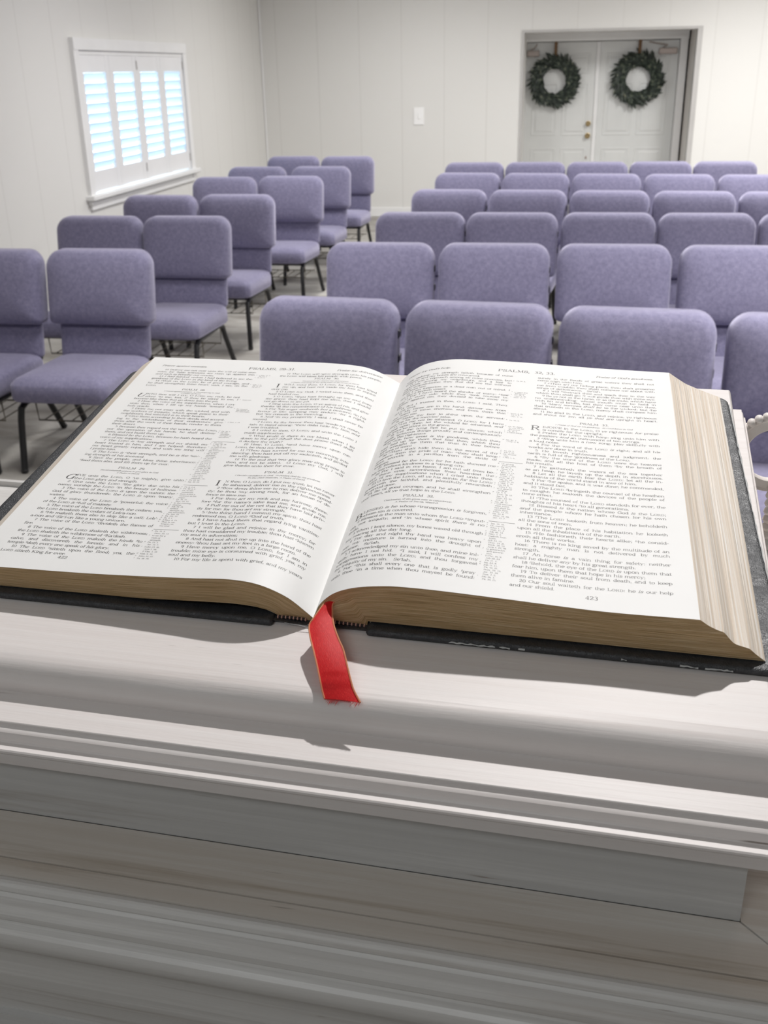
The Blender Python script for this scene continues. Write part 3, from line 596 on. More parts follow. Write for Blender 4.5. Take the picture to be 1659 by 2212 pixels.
class Printer:
    def __init__(s): s.V = []; s.F = []; s.n = 0
    def parse(s, text):   # -> (char, scale, italic, raise)
        out = []; it = False; sc = False; i = 0
        while i < len(text):
            c = text[i]
            if c == '_': it = not it
            elif c == '^': i += 1; out.append((text[i], .62, True, 2.9))
            elif c == '{': sc = True; out.append((text[i+1], 1, it, 0)); i += 1
            elif c == '}': sc = False
            else: out.append((c, .78 if sc else 1, it, 0))
            i += 1
        return out
    def line(s, side, x, v, text, u=.315, width=None, align='l', italic=False, warp=True, squeeze=1.0, cj=1.0):
        ch = s.parse(text); adv = []
        for c, k, it, r in ch: adv.append((3.0 if c == ' ' else FONT[c][0]*cj)*k)
        nat = sum(adv)*u*squeeze; nsp = sum(1 for c in ch if c[0] == ' '); sp = 0.; hs = squeeze
        if width:
            if nsp == 0: hs = squeeze*min(1.05, width/nat)
            else:
                hs = squeeze*min(1.0, width/nat); sp = max(0, (width-nat*hs/squeeze)/nsp)
        tot = sum(adv)*u*hs+sp*nsp
        if align == 'c': x = x-tot/2
        if align == 'r': x = x-tot
        for (c, k, it, r), a in zip(ch, adv):
            if c != ' ':
                g = glyph(c); P = g[1]*k; X = P[:, 0]*u*hs+((P[:, 1]*.27-.8)*u*hs if (it or italic) else 0); Y = (P[:, 1]+r)*u
                s.put(side, x+X, v+Y, g[2])
            x += a*u*hs+(sp if c == ' ' else 0)
        return tot
    def put(s, side, X, Y, F):
        sv = X if side == 'R' else -X          # text x runs left to right; page s runs from the gutter
        if side == 'R': Y = Y+3.4*np.clip(1-sv/88, 0, 1)**1.3+.035*np.clip(sv-100, 0, 99)
        else: Y = Y+(4.+5.5*np.clip(Y/250, 0, 1.1)**2)*np.clip(1-sv/62, 0, 1)+(2.5*np.clip(Y/250, 0, 1.1)**3)*np.clip(1-sv/120, 0, 1)
        P = surf(side, sv, Y, .06)
        s.V.append(P); s.F += [tuple(i+s.n for i in f) for f in F]; s.n += len(P)
    def rule(s, side, x0, x1, v, t=.12):
        n = 6; X = np.r_[np.linspace(x0, x1, n), np.linspace(x1, x0, n)]; Y = np.r_[np.full(n, v-t), np.full(n, v+t)]
        s.put(side, X, Y, [(i, i+1, 2*n-2-i, 2*n-1-i) for i in range(n-1)])
def column(pr, side, x0, x1, v, pitch, lines, u=.315):
    W = x1-x0
    for ln in lines:
        ind = 0; full = True
        if ln.startswith('>'): ind = 4.2; ln = ln[1:]
        if ln.startswith('@'): ind = 6.8; ln = ln[1:]
        if ln.endswith('|'): full = False; ln = ln[:-1]
        pr.line(side, x0+ind, v, ln, u, (W-ind) if full else None)
        if not full: pass
        v -= pitch
    return v
R1 = '''with sighing: my strength faileth because of mine
iniquity, and my bones are consumed.|
>11 I was a reproach among all mine enemies, but
especially among my neighbours, and a fear to
mine acquaintance: they that did see me without
fled from me.|
>12 I am forgotten as a dead man out of mind: I
am like a broken vessel.|
>13 For I have heard the slander of many: ^kfear
was on every side: while they ^ltook counsel to-
gether against me, they devised to take away my
life.|
>14 But I trusted in thee, O {LORD}: I said, Thou
art my God.|
>15 My times _are_ in thy hand: deliver me from
the hand of mine enemies, and from them that
persecute me.|
>16 ^iMake thy face to shine upon thy servant:
save me for thy mercies' sake.|
>17 ^kLet me not be ashamed, O {LORD}; for I have
called upon thee: let the wicked be ashamed, _and_
let them be silent in the grave.|
>18 ^lLet the lying lips be put to silence; which
speak ^4grievous things proudly and contemptuously
against the righteous.|
>19 ^mOh how great _is_ thy goodness, which thou
hast laid up for them that fear thee; _which_ thou
hast wrought for them that trust in thee before
the sons of men!|
>20 ^nThou shalt hide them in the secret of thy
presence from the pride of man: ^othou shalt keep
them secretly in a pavilion from the strife of
tongues.|
>21 Blessed _be_ the {LORD}: for he hath shewed me
his marvellous kindness in a ^5strong city.|
>22 For I said in my haste, I am cut off from be-
fore thine eyes: nevertheless thou heardest the
voice of my supplications when I cried unto thee.
>23 O love the {LORD}, all ye his saints: _for_ the {LORD}
preserveth the faithful, and plentifully rewardeth
the proud doer.|
>24 Be of good courage, and he shall strengthen
your heart, all ye that hope in the {LORD}.|'''.split('\n')
R1b = '''@LESSED _is he whose_ ^atransgression _is_ forgiven,
@whose sin _is_ covered.|
>2 Blessed _is_ the man unto whom the {LORD} ^bimput-
eth not iniquity, and ^cin whose spirit _there is_ no
guile.|
>3 When I kept silence, my bones waxed old through
my roaring all the day long.|
>4 For day and night thy hand was heavy upon
me: my moisture is turned into the drought of
summer.   Se'lah.|
>5 I acknowledged my sin unto thee, and mine ini-
quity have I not hid.  ^dI said, I will confess my
transgressions unto the {LORD}; and thou forgavest
the iniquity of my sin.   Se'lah.|
>6 For ^ethis shall every one that is godly ^fpray
unto thee ^1in a time when thou mayest be found:'''.split('\n')
R2 = '''surely in the floods of great waters they shall not
come nigh unto him.|
>7 ^gThou _art_ my hiding place; thou shalt preserve
me from trouble; thou shalt compass me about with
songs of deliverance.   Se'lah.|
>8 I will ^hinstruct thee and teach thee in the way
which thou shalt go: ^2I will guide thee with mine eye.
>9 Be ye not as the horse, _or_ as the mule, _which_ have
no understanding: whose mouth must be held in
with bit and bridle, lest they come near unto thee.
>10 ^iMany sorrows _shall be_ to the wicked: but ^jhe
that trusteth in the {LORD}, mercy shall compass him
about.|
>11 Be glad in the {LORD}, and rejoice, ye righteous:
and shout for joy, all _ye that are_ upright in heart.'''.split('\n')
R2b = '''@EJOICE in the {LORD}, O ye righteous: _for_ praise
@is comely for the upright.|
>2 Praise the {LORD} with harp: sing unto him with
the psaltery _and_ an instrument of ten strings.|
>3 ^aSing unto him a new song; play skilfully with
a loud noise.|
>4 For the word of the {LORD} _is_ right; and all his
works _are done_ in truth.|
>5 He loveth righteousness and judgment: the
earth is full of the ^1goodness of the {LORD}.|
>6 ^bBy the word of the {LORD} were the heavens
made; and all the host of them ^cby the breath of
his mouth.|
>7 He gathereth the waters of the sea together
as an heap: he layeth up the depth in storehouses.
>8 Let all the earth fear the {LORD}: let all the in-
habitants of the world stand in awe of him.|
>9 For ^dhe spake, and it was _done_; he commanded,
and it stood fast.|
>10 The {LORD} ^2bringeth the counsel of the heathen
to nought: he maketh the devices of the people of
none effect.|
>11 ^eThe counsel of the {LORD} standeth for ever, the
thoughts of his heart ^3to all generations.|
>12 Blessed _is_ the nation whose God _is_ the {LORD};
_and_ the people _whom_ he hath chosen for his own
inheritance.|
>13 ^fThe {LORD} looketh from heaven; he beholdeth
all the sons of men.|
>14 From the place of his habitation he looketh
upon all the inhabitants of the earth.|
>15 ^gHe fashioneth their hearts alike; ^hhe consid-
ereth all their works.|
>16 There is no king saved by the multitude of an
host: a mighty man is not delivered by much
strength.|
>17 An horse _is_ a vain thing for safety: neither
shall he deliver _any_ by his great strength.|
>18 ^iBehold, the eye of the {LORD} _is_ upon them that
fear him, upon them that hope in his mercy;|
>19 To deliver their soul from death, and to keep
them alive in famine.|
>20 Our soul waiteth for the {LORD}: he _is_ our help
and our shield.|'''.split('\n')
L1 = '''>12 Deliver me not over unto the will of mine ene-
mies: for ^ffalse witnesses are risen up against me,
and such as breathe out cruelty.|
>13 _I had fainted_, unless I had believed to see the
goodness of the {LORD} in the land of the living.|
>14 ^gWait on the {LORD}: be of good courage, and
he shall strengthen thine heart: wait, I say, on the
{LORD}.|'''.split('\n')
L1b = '''@NTO thee will I cry, O {LORD} my rock; be not
@silent ^1to me: lest, _if_ thou be silent to me, I
become like them that go down into the pit.|
>2 Hear the voice of my supplications, when I cry
unto thee, when I lift up my hands ^2toward thy
holy oracle.|
>3 Draw me not away with the wicked, and with
the workers of iniquity, which speak peace to their
neighbours, but mischief _is_ in their hearts.|
>4 ^cGive them according to their deeds, and accord-
ing to the wickedness of their endeavours: give
them after the work of their hands; render to them
their desert.|
>5 Because they regard not the works of the {LORD},
nor the operation of his hands, he shall destroy
them, and not build them up.|
>6 Blessed _be_ the {LORD}, because he hath heard the
voice of my supplications.|
>7 The {LORD} _is_ ^dmy strength and my shield; my
heart trusted in him, and I am helped: therefore
my heart greatly rejoiceth; and with my song will
I praise him.|
>8 The {LORD} _is_ ^etheir strength, and he _is_ the ^4sav-
ing strength of his anointed.|
>9 Save thy people, and bless thine inheritance:
^5feed them also, and lift them up for ever.|'''.split('\n')
L1c = '''@IVE unto the {LORD}, O ^1ye mighty, give unto
@the {LORD} glory and strength.|
>2 Give unto the {LORD} ^2the glory due unto his
name; worship the {LORD} ^3in the beauty of holiness.
>3 The voice of the {LORD} _is_ upon the waters: the
God of glory thundereth: the {LORD} _is_ upon ^4many
waters.|
>4 The voice of the {LORD} _is_ ^5powerful; the voice
of the {LORD} _is_ ^6full of majesty.|
>5 The voice of the {LORD} breaketh the cedars; yea,
the {LORD} breaketh the cedars of Leb'a-non.|
>6 ^bHe maketh them also to skip like a calf; Leb'-
a-non and ^cSir'i-on like a young unicorn.|
>7 The voice of the {LORD} ^7divideth the flames of
fire.|
>8 The voice of the {LORD} shaketh the wilderness;
the {LORD} shaketh the wilderness of ^dKa'desh.|
>9 The voice of the {LORD} maketh the hinds ^8to
calve, and discovereth the forests: and in his
temple ^9doth every one speak of _his_ glory.|
>10 The {LORD} ^esitteth upon the flood; yea, the
{LORD} sitteth King for ever.|'''.split('\n')
L2 = '''>11 The {LORD} will ^ggive strength unto his people;
the {LORD} will bless his people with peace.|'''.split('\n')
L2b = '''@WILL extol thee, O {LORD}; for thou hast lifted
@me up, and hast not made my foes to rejoice
over me.|
>2 O {LORD} my God, I ^acried unto thee, and thou
hast healed me.|
>3 O {LORD}, ^bthou hast brought up my soul from
the grave: thou hast kept me alive, that I should
not go down to the pit.|
>4 Sing unto the {LORD}, O ye saints of his, and give
thanks ^1at the remembrance of his holiness.|
>5 For ^2his anger _endureth but_ a moment; ^din his
favour _is_ life: weeping may endure ^3for a night,
but ^4joy _cometh_ in the morning.|
>6 And ^ein my prosperity I said, I shall never be
moved.|
>7 {LORD}, by thy favour thou hast ^5made my moun-
tain to stand strong: ^fthou didst hide thy face, _and_
I was troubled.|
>8 I cried to thee, O {LORD}; and unto the {LORD} I
made supplication.|
>9 What profit _is there_ in my blood, when I go
down to the pit? ^gShall the dust praise thee? shall
it declare thy truth?|
>10 Hear, O {LORD}, ^hand have mercy upon me:
{LORD}, be thou my helper.|
>11 ^kThou hast turned for me my mourning into
dancing: thou hast put off my sackcloth, and girded
me with gladness;|
>12 To the end that ^6_my_ glory may sing praise to
thee, and not be silent.  O {LORD} my God, I will
give thanks unto thee for ever.|'''.split('\n')
L2c = '''@N thee, O {LORD}, do I put my trust; let me never
@be ashamed: deliver me in thy righteousness.|
>2 ^aBow down thine ear to me; deliver me speed-
ily: be thou ^1my strong rock, for an house of de-
fence to save me.|
>3 For thou _art_ my rock and my fortress; there-
fore ^bfor thy name's sake lead me, and guide me.
>4 Pull me out of the net that they have laid priv-
ily for me: for thou _art_ my strength.|
>5 ^cInto thine hand I commit my spirit: thou hast
redeemed me, O {LORD} ^dGod of truth.|
>6 I have hated them that regard lying vanities:
but I trust in the {LORD}.|
>7 I will be glad and rejoice in thy mercy; for
thou hast considered my trouble; thou hast ^eknown
my soul in adversities;|
>8 And hast not shut me up into the hand of the
enemy: ^fthou hast set my feet in a large room.|
>9 Have mercy upon me, O {LORD}, for I am in
trouble: mine eye is consumed with grief, _yea_, my
soul and my belly.|
>10 For my life is spent with grief, and my years'''.split('\n')
REF_R = [(239.5, ['^g Ps. 88. 8.']), (222, ['^3 a vessel that', '^0 perisheth.', '^k Jer. 20. 3.', '^0 Lam. 2. 22.', '^l Matt. 27. 1.']), (190, ['^i Num. 6. 25.', '^0 Ps. 4. 6.', '^0 Dan. 9. 17.']), (180.5, ['^k Ps. 25. 2.']), (172, ['^3 Or, let them', '^0 be cut off for', '^0 the grave.', '^l Ps. 12. 3.', '^4 a hard thing.']), (154, ['^m Isa. 64. 4.', '^0 1 Cor. 2. 9.']), (140, ['^n Ps. 27. 5.', '^o Job 5. 21.', '^5 Or, fenced', '^0 city.', '^p 1 Pet. 1. 5.']),
         (124.2, ['^q Or, giving', '^0 instruction.', '^a Ps. 85. 2.', '^0 Rom. 4. 6.', '^b Lev. 17. 4.', '^0 Rom. 5. 13.', '^c John 1. 47.', '^0 2 Cor. 1. 12.', '^d Prov. 28. 13.', '^0 Isa. 65. 24.', '^0 Luke 15. 18.', '^e 1 Tim. 1. 16.', '^f Isa. 55. 6.', '^0 John 7. 34.', '^1 in a time of', '^0 finding.', '^g Ps. 9. 9.', '^0 Prov. 18. 10.', '^0 Isa. 4. 6.', '^0 Matt. 23. 37.', '^0 Col. 3. 3.', '^h Isa. 48. 17.', '^2 I will counsel', '^0 thee, mine', '^0 eye shall be', '^0 upon thee.', '^i Prov. 13. 21.', '^j Ps. 34. 8.', '^0 Prov. 16. 20.', '^0 Jer. 17. 7.']),
         (59.3, ['^a Isa. 42. 10.', '^1 Or, mercy.', '^b John 1. 1-3.', '^0 Heb. 11. 3.', '^c Job 26. 13.', '^d Gen. 1. 3.', '^2 maketh frus-', '^0 trate.', '^e Job 23. 13.', '^0 Prov. 19. 21.', '^0 Ezek. 38. 10.', '^0 Acts 4. 27, 28', '^3 to generation', '^0 and genera-', '^0 tion.', '^f 2 Chr. 16. 9.', '^0 Job 28. 24.', '^0 Ps. 11. 4.', '^g Isa. 64. 8.', '^h Job 11. 11.', '^0 Ps. 44. 21.', '^0 Prov. 24. 12.', '^0 Jer. 32. 19.', '^0 Hos. 7. 2.', '^i Job 36. 7.', '^0 Ps. 34. 15.'])]
REF_L = [(245, ['^f 1 Sam. 22. 9.', '^0 Ps. 54. 3.', '^g Is. 25. 9. ']), (229, ['^h Hab. 2. 3.', '^0 Ps. 31. 24.', '^0 Ps. 62. 1.']), (204, ['^1 from me.']), (190, ['^2 Or, toward', '^0 the oracle of', '^0 thy sanctuary.']), (170, ['^c 2 Tim. 4. 14.']), (157, ['^d Ps. 18. 2.', '^4 Or, his', '^0 strength.', '^0 strength of', '^0 salvations.']),
         (141.3, ['^5 Or, rule.', '^a 1 Chr. 16. 28.', '^0 Ps. 96. 7.', '^1 ye sons of the', '^0 mighty.', '^2 the honour of', '^0 his name.', '^3 Or, in his', '^0 glorious', '^0 sanctuary.', '^4 Or, great', '^0 waters.', '^5 in power.', '^b Ps. 114. 4.', '^c Deut. 3. 9.', '^7 cutteth out.', '^d Num. 13. 26.', '^8 Or, to be in', '^0 pain, and so', '^0 bring forth.', '^9 Or, every', '^0 whit of it', '^0 uttereth, etc.', '^e Ps. 10. 16.', '^f Isa. 40. 29.']),
         (85.5, ['^a Ps. 6. 2-4.', '^b Ps. 40. 1, 2.', '^1 Or, to the', '^0 memorial.', '^2 there is but a', '^0 moment in his', '^0 anger.', '^c Ps. 16. 11.', '^0 Rev. 22. 17.', '^3 in the evening.', '^4 singing.', '^d Job 29. 18.', '^5 settled', '^0 strength for', '^0 my mountain.', '^f Ps. 104. 29.', '^g Ps. 115. 17.', '^h Ps. 4. 1.', '^k 2 Sam. 6. 14.', '^6 That is, my', '^0 tongue, or,', '^0 my soul.']),
         (37.4, ['^a Ps. 71. 2.', '^0 Prov. 22. 17.', '^1 to me for a', '^0 rock of', '^0 strength.', '^b Ps. 23. 3.', '^0 Jer. 14. 7.', '^c Luke 23. 46.', '^0 Acts 7. 59.', '^0 2 Tim. 1. 12.', '^d Heb. 6. 18.', '^e John 10. 27.', '^f Ps. 18. 19.'])]
def refs(pr, side, x, blocks, ends):
    for (v, ls) in blocks:
        nxt = max([b for b in ends if b < v-3] or [6]); pitch = 2.02 if len(ls) < 12 else min(2.2, (v-nxt-1.2)/len(ls))
        for l in ls:
            if l.startswith('^0'): pr.line(side, x+2.4, v, l[3:], .158, cj=1.0)
            else: pr.line(side, x, v, l[:2], .2); pr.line(side, x+1.9, v, l[3:], .158, cj=1.0)
            v -= pitch
pr = Printer()
c1, c2 = (13.2, 88.2), (104.8, 179.6)
column(pr, 'R', *c1, 246.6, 3.835, R1)
pr.line('R', 50, 79.4, 'PSALM  32.', .33, align='c')
pr.line('R', 50, 75.9, 'Confession of sin gives ease to conscience.', .20, align='c', italic=True); pr.line('R', 50, 73.3, 'A Psalm of David, Maschil.', .20, align='c')
column(pr, 'R', *c1, 68.0, 3.94, R1b); pr.line('R', c1[0]+1.2, 64.1, 'B', .82)
column(pr, 'R', *c2, 246.8, 3.93, R2)
pr.line('R', 142, 182.9, 'PSALM  33.', .33, align='c'); pr.line('R', 142, 179.4, '1 Praise of God for his goodness.  20 Confidence in God.', .185, align='c', italic=True)
column(pr, 'R', *c2, 174.6, 3.9, R2b); pr.line('R', c2[0]-.3, 170.9, 'R', .82)
pr.line('R', 96.7, 254.6, 'PSALMS,  32, 33.', .50, align='c'); pr.line('R', 179.5, 254.8, "Praise of God's goodness.", .33, align='r', italic=True); pr.line('R', 13.5, 254.8, "Prayer for God's help.", .33, italic=True)
pr.line('R', 142.8, 2.4, '423', .40, align='c')
refs(pr, 'R', 89.2, REF_R, (127, 62)); pr.rule('R', 89.4, 102.9, 127); pr.rule('R', 89.9, 103.4, 62)
d1, d2 = (-177.8, -103.3), (-84.8, -12.8)
column(pr, 'L', *d1, 249.3, 3.9, L1)
pr.line('L', -140, 216.9, 'PSALM  28.', .33, align='c'); pr.line('L', -140, 213.6, '1 Prayer against enemies.  6 Thanksgiving to God.', .185, align='c', italic=True); pr.line('L', -140, 211.2, 'A Psalm of David.', .185, align='c', italic=True)
column(pr, 'L', *d1, 207.6, 3.87, L1b); pr.line('L', d1[0]+.3, 203.8, 'U', .82, italic=True)
pr.line('L', -140.5, 103.8, 'PSALM  29.', .33, align='c'); pr.line('L', -140.5, 100.6, 'David exhorteth princes to give glory to God.', .185, align='c', italic=True); pr.line('L', -140.5, 98.1, 'A Psalm of David.', .185, align='c', italic=True)
column(pr, 'L', *d1, 92.6, 3.9, L1c); pr.line('L', d1[0]+.8, 88.8, 'G', .82, italic=True)
pr.line('L', -140.6, 7.2, '422', .36, align='c')
column(pr, 'L', *d2, 248.4, 3.9, L2)
pr.line('L', -50, 240.4, 'PSALM  30.', .33, align='c'); pr.line('L', -50, 236.9, 'David praiseth God for his deliverance.', .185, align='c', italic=True); pr.line('L', -50, 234.3, 'A Psalm and Song at the dedication of the house of David.', .185, align='c', italic=True)
column(pr, 'L', *d2, 230.0, 3.92, L2b); pr.line('L', d2[0]+1.6, 226.2, 'I', .82)
pr.line('L', -49, 104.6, 'PSALM  31.', .33, align='c'); pr.line('L', -49, 101.0, "1 David's confidence in God.  19 Praises God for his goodness.", .185, align='c', italic=True); pr.line('L', -49, 98.4, 'To the chief Musician, A Psalm of David.', .185, align='c', italic=True)
column(pr, 'L', *d2, 93.0, 3.88, L2c); pr.line('L', d2[0]+1.6, 89.2, 'I', .82)
pr.line('L', -93.5, 255.6, 'PSALMS, 28-31.', .50, align='c'); pr.line('L', -178, 256.4, 'Prayer against enemies.', .33, italic=True); pr.line('L', -12.6, 254.8, 'Praise for deliverance.', .33, align='r', italic=True)
refs(pr, 'L', -102.2, REF_L, (143, 88.3, 39.8)); pr.rule('L', -101.7, -87, 143.2); pr.rule('L', -101.7, -87, 88.3); pr.rule('L', -101.8, -87.4, 39.8)

# --- the two leaves lying open, with their print
def page_mesh(side, name, label):
    global pr
    NV = 24; vs = np.linspace(VB, VT, NV); ss = np.linspace(0, 190, NP)
    V = []; F = []
    for v in vs: V.append(surf(side, ss, np.full(NP, v), .0))
    V = np.concatenate(V)
    for i in range(NV-1):
        for j in range(NP-1):
            q = (i*NP+j, i*NP+j+1, (i+1)*NP+j+1, (i+1)*NP+j); F.append(q if side == 'R' else q[::-1])
    return V, F
PV = np.concatenate(pr.V); xs = None
# sort the printed faces by page through the sign of each glyph's page (stored order keeps both; split by u against the gutter line)
def split_print():
    sideR = []; 
    gut = lambda y: (1-(y*1000-VB)/(VT-VB))*1.0+((y*1000-VB)/(VT-VB))*(-13.6)
    isR = PV[:, 0]*1000 > gut(PV[:, 1])
    out = {}
    for sd, msk in (('R', isR), ('L', ~isR)):
        idx = -np.ones(len(PV), int); idx[msk] = np.arange(msk.sum())
        out[sd] = (PV[msk], [tuple(int(idx[i]) for i in f) for f in pr.F if msk[f[0]]])
    return out
SP = split_print()
for side, nm, lb in (('L', 'left_page', 'page 422 printed in two columns'), ('R', 'right_page', 'page 423 printed in two columns')):
    V, F = page_mesh(side, nm, lb); TV, TF = SP[side]; n = len(V)
    me = bpy.data.meshes.new(nm); me.from_pydata(np.concatenate([V, TV]).tolist(), [], F+[tuple(i+n for i in f) for f in TF])
    me.materials.append(MATS['page_paper']); me.materials.append(MATS['printing_ink'])
    me.polygons.foreach_set('material_index', [0]*len(F)+[1]*len(TF)); me.polygons.foreach_set('use_smooth', [True]*len(me.polygons)); me.update()
    o = bpy.data.objects.new(nm, me); COL.objects.link(o); o.parent = book; tag(o, lb)

# --- page blocks: gilt ends, fore edges
def block(side, name):
    B, T_ = SURF[side]; mb = MB()
    if side == 'R':
        lowb = [(1, 0), (12, .2), (20.6, .2), (28.3, .4), (28.9, 4.4), (53.3, 4.3), (140.9, 4.3), (213, 4.0)]
        lowt = [(-13.6, 0), (0, .2), (8, .2), (14, .4), (15, 4.2), (40, 4.2), (128, 4.2), (207, 4.0)]
        fe_b = [(182.7, 23.8), (186.5, 21.0), (189.6, 19.4), (193.8, 17.9), (196.5, 14.5), (198.8, 12.1), (205.5, 10.2), (209, 7.0), (213, 4.0)]
        fe_t = [(172.4, 20.2), (178.8, 15.9), (184, 12.6), (189.9, 10.2), (196, 7.8), (202.5, 5.4), (207, 4.0)]
    else:
        lowb = [(1, 0), (-1.3, 0), (-9, 0), (-16.9, .2), (-17, 2.5), (-21.5, 5.0), (-29, 6.6), (-41.2, 7.2), (-92, 4.6), (-172.4, 3.9), (-204, 3.8)]
        lowt = [(-13.6, 0), (-20, 0), (-26, 0), (-31, .2), (-31.5, 2.5), (-36, 4.6), (-44, 5.6), (-56, 6.0), (-107, 4.4), (-187, 3.9), (-218, 3.8)]
        fe_b = [(-189.3, 15.6), (-192, 13.4), (-196.4, 10.6), (-200, 7.5), (-204, 3.8)]
        fe_t = [(-202, 15), (-205, 12.8), (-210, 10.0), (-214, 7.2), (-218, 3.8)]
    nt = 22
    def res(P, n):
        P = np.array(P, float); s = np.r_[0, np.cumsum(np.linalg.norm(np.diff(P, axis=0), axis=1))]; t = np.linspace(0, s[-1], n); return np.c_[np.interp(t, s, P[:, 0]), np.interp(t, s, P[:, 1])]
    for vv, top, low, fe, flip in ((VB, B, lowb, fe_b, side == 'L'), (VT, T_, lowt, fe_t, side == 'R')):
        n = 90; tp = res(top, n); tp[:, 1] -= .12; lw = res(low, n); f = res(fe, nt)
        rows = []
        for i in range(nt):
            a = i/(nt-1); r_ = tp*(1-a)+lw*a
            # leaves end on the fore-edge curve
            end = f[i]; k = np.linspace(0, 1, n)[:, None]**6; r_ = r_*(1-k)+(r_+(end-r_[-1]))*k
            rows.append(r_)
        vs = []; uv = []
        for i, r_ in enumerate(rows):
            for j, p in enumerate(r_):
                vs.append((p[0]/1000, vv/1000, p[1]/1000)); uv.append((j/(n-1)*4, i/(nt-1)))
        fs = []
        for i in range(nt-1):
            for j in range(n-1):
                q = (i*n+j, i*n+j+1, (i+1)*n+j+1, (i+1)*n+j); fs.append(q[::-1] if not flip else q)
        mb.add(vs, fs, 0, uv)
    # fore edge, leaf by leaf slightly stepped
    nf = 120 if side == 'R' else 30; fb, ft = res(fe_b, nf), res(fe_t, nf)
    jit = np.cumsum(rng.randn(nf)*.22); jit = (jit-np.linspace(jit[0], jit[-1], nf))*.6+rng.rand(nf)*.25
    jit[[0, -1]] = 0; nv = 40; vs = []; uv = []
    sg = 1 if side == 'R' else -1
    for k in range(nv):
        a = k/(nv-1); r_ = fb*(1-a)+ft*a
        for i, p in enumerate(r_):
            j_ = jit[i]*(1-.3*math.sin(a*5+i*.02))*math.sin(math.pi*min(1, max(.0, a*1.0)))**.15 if 0 < a < 1 else 0
            vs.append(((p[0]+sg*j_)/1000, (VB+(VT-VB)*a)/1000, (p[1]+abs(j_)*.3)/1000)); uv.append((a*4, i/(nf-1)))
    fs = []
    for k in range(nv-1):
        for i in range(nf-1):
            q = (k*nf+i, k*nf+i+1, (k+1)*nf+i+1, (k+1)*nf+i); fs.append(q if side == 'R' else q[::-1])
    mb.add(vs, fs, 1, uv)
    low = [res(lowb, 40), res(lowt, 40)]; vs = [(p[0]/1000, vv/1000, p[1]/1000) for vv, l in ((VB, low[0]), (VT, low[1])) for p in l]
    mb.add(vs, [(i, i+1, 41+i, 40+i) for i in range(39)], 1)
    return mb.build(name, ['gilt_edge', 'page_fore_edge'], book, angle=50)
block('L', 'left_page_block'); block('R', 'right_page_block')

# --- cover: two limp leather boards and the spine
def board(u0b, u1b, u0t, u1t, name):
    # rounded-corner outline in the desk plane; b = bottom edge, t = top edge
    v0, v1, rc = -10.5, 274.5, 9.; pts = []
    outer_right = abs(u1b) > abs(u0b)
    def X(f, v): a = (v-v0)/(v1-v0); return (u0b+(u0t-u0b)*a)*(1-f)+(u1b+(u1t-u1b)*a)*f
    rects = rrect(0, 0, 2, 2, .001, 2)
    def outline(ins):
        out = []
        for (fx, vv, a0) in ((1, v1, 0), (0, v1, 90), (0, v0, 180), (1, v0, 270)):
            isouter = (fx == 1) == outer_right; r_ = rc if isouter else 2.
            cxm = X(fx, vv)+(-1 if fx == 1 else 1)*r_; cym = vv+(-1 if vv == v1 else 1)*r_
            for i in range(9):
                a = R(a0+90*i/8); out.append((cxm+(r_-ins)*math.cos(a), cym+(r_-ins)*math.sin(a)))
        return out
    mb = MB(); rings = []
    for ins, w_ in ((1.2, 0), (.3, .5), (0, 1.5), (.3, 2.6), (1.0, 3.2), (2.2, 3.5), (3.4, 3.3)):
        rings.append([(x/1000, y/1000, w_/1000) for x, y in outline(ins)])
    mb.rings(rings); b_ = mb.build(name, 'black_leather', book, angle=60, label='black grained leather')
    return b_
board(-216.5, -18.5, -222.5, -33, 'cover_board'); rbd = board(29.0, 223, 16, 212.5, 'cover_board')
mb = MB()       # worn pale line along the right board's rim
pts = []
for k in range(60):
    a = k/59; v = 2+a*262; u = (223+(212.5-223)*((v+10.5)/285))-.35+random.uniform(-.25, .25); pts.append((u/1000, v/1000, (2.6+random.uniform(-.2, .3))/1000))
mb.tube(pts, [random.uniform(.00015, .0006) for _ in pts], 5)
for u0, u1 in ((70, 92), (94, 99), (103, 106), (150, 152.5), (176, 184), (187, 199)):
    q = []; n = max(3, int((u1-u0)/1.2))
    for k in range(n): q.append(((u0+(u1-u0)*k/(n-1))/1000, -10.6/1000, (1.7+random.uniform(-.3, .4))/1000))
    mb.tube(q, [random.uniform(.0001, .0006) for _ in q], 5)
mb.build('worn_rim', 'worn_leather_edge', rbd)
mb = MB(); rings = []
for vv, uo in ((-8.5, 0), (274, -14.3)):
    ring = []
    for k in range(17): t = k/16; ring.append(((-20+50*t+uo)/1000, vv/1000, (.4-.9*0+1.6*math.sin(math.pi*t)*0+.0)/1000))
    for k in range(16, -1, -1): t = k/16; ring.append(((-20+50*t+uo)/1000, vv/1000, (.35+.0)/1000-.00012*0+.0000))
    rings.append(ring)
rings = []
for vv, uo in ((-7.5, 0), (-6.5, 0), (274, -14.3)):
    up_ = [((-19+49*k/16+uo)/1000, vv/1000, (2.0-.9*math.sin(math.pi*k/16))/1000) for k in range(17)]
    dn = [((-19+49*k/16+uo)/1000, (vv+ (1 if vv < -7 else 0))/1000, .0002) for k in range(16, -1, -1)]
    rings.append(up_+dn)
mb.rings(rings); mb.build('spine', 'black_leather', book)
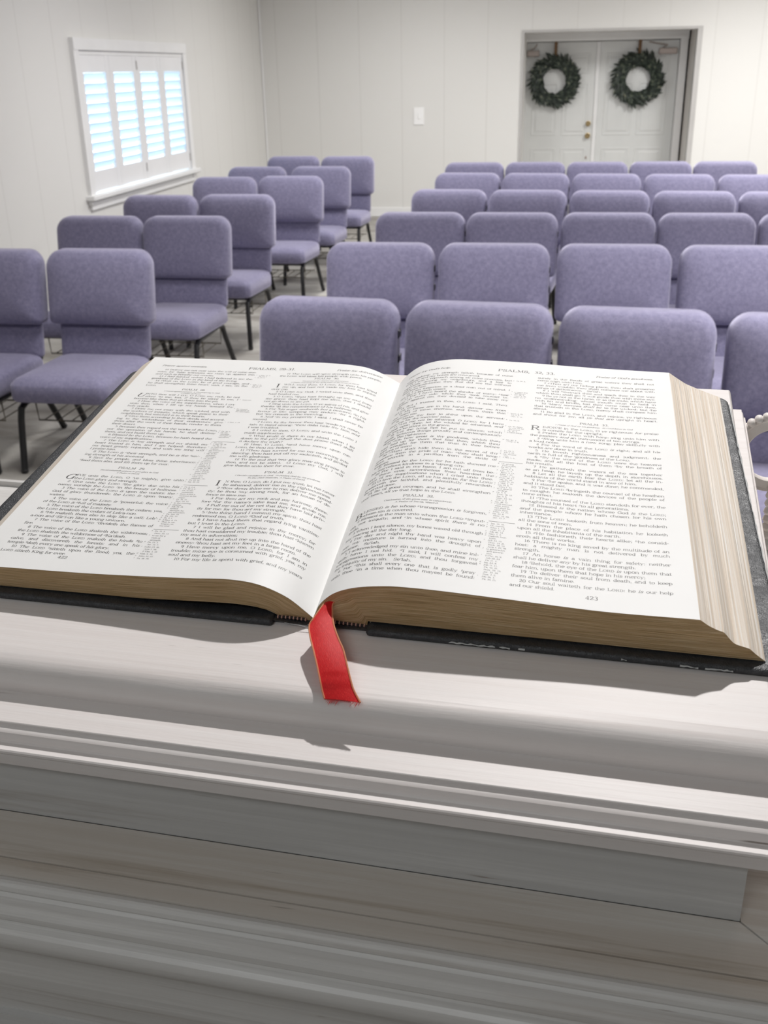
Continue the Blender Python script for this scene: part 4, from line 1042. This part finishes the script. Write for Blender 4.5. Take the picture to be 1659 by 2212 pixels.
# headband: short striped cord at the foot of the spine
for nm, pl in (('L', [(-17+k*2.05, -4.7, 2.2+.25*math.sin(k*.5)) for k in range(8)]), ('R', [(10.5+k*2.1, -4.7, 2.4-.12*k*.5) for k in range(9)])):
    mb = MB()
    mb.tube([(x/1000, y/1000, z/1000) for x, y, z in pl], .0007, 6, mi=1)
    for x, y, z in pl: mb.ball((x/1000, y/1000, z/1000), .00055, .0011, .0009, 8, 5)
    mb.build('headband', ['headband_cord', 'dark_cord'], book)
mb = MB(); mb.tube([(-13/1000, -.0075, .0012), (-10/1000, -.009, .0019), (-6/1000, -.0095, .0023), (-3/1000, -.0098, .0019), (.002, -.0105, .0012)], .00014, 5); mb.build('loose_thread', 'worn_leather_edge', book)

# red ribbon marker
Lp = [(13.5, 14, 15.4), (9.5, 2, 14.2), (7.6, -6, 13.2), (5.3, -15.6, 12), (4.4, -19.5, 11), (6.4, -25.8, 10), (11.3, -36.1, 8.6), (14.8, -43.4, 6.6), (17.8, -49.9, 4), (19.4, -53.2, 1.7), (21.2, -56.3, -.2)]
Rp = [(24, 14, 14.6), (19, 2, 14.0), (12.8, -3.9, 14), (13.0, -8.9, 12), (16, -17.7, 11), (20.4, -26, 10), (24.5, -32.6, 8.8), (28.2, -40.6, 6.8), (31.5, -47.5, 4.4), (33.8, -51.5, 2.4), (37.9, -56.6, .2)]
def dense(P, n=60):
    P = np.array(P, float); t = np.arange(len(P)); tt = np.linspace(0, len(P)-1, n); out = np.zeros((n, 3))
    E = np.vstack([2*P[0]-P[1], P, 2*P[-1]-P[-2]])
    for q, x in enumerate(tt):
        i = min(int(x), len(P)-2); f = x-i; p0, p1, p2, p3 = E[i], E[i+1], E[i+2], E[i+3]
        out[q] = .5*((2*p1)+(-p0+p2)*f+(2*p0-5*p1+4*p2-p3)*f*f+(-p0+3*p1-3*p2+p3)*f**3)
    return out
dl, drr = dense(Lp), dense(Rp)
mb = MB(); n = 13; vs = []; uv = []
for k in range(60):
    for j in range(n):
        t = j/(n-1); p = dl[k]*(1-t)+drr[k]*t; p = p+np.array([0, 0, .7*math.sin(math.pi*t)*(1 if k < 45 else .5)])
        vs.append(p/1000); uv.append((t, k/8))
m_ = len(vs); vs += [p-np.array([0, 0, .00018]) for p in vs]; uv += uv
fs = []
for k in range(59):
    for j in range(n-1):
        q = (k*n+j, k*n+j+1, (k+1)*n+j+1, (k+1)*n+j); fs.append(q[::-1]); fs.append(tuple(i+m_ for i in q))
    for j in (0, n-1): fs.append((k*n+j, (k+1)*n+j, (k+1)*n+j+m_, k*n+j+m_))
mb.add(vs, fs, 0, uv); rib = mb.build('ribbon_marker', 'red_satin', book, angle=80, label='red satin')
mb = MB()
for E_ in (dl, drr): mb.tube([p/1000 for p in E_], .00042, 6)
mb.build('ribbon_edge', 'ribbon_selvage', rib)
mb = MB()
for k in range(34):
    t = k/33; p = dl[-1]*(1-t)+drr[-1]*t; l = random.uniform(1.0, 2.8) if (.12 < t < .42 or t > .8) else random.uniform(.2, .8); a = random.uniform(-.9, -.1)
    q = p+np.array([a*l, -l*.9, -.45*l-.1]); mb.tube([p/1000, (p+q)/2000+np.array([0, 0, .0001]), q/1000], [.00014, .00012, .00006], 4)
mb.build('frayed_end', 'red_satin', rib)
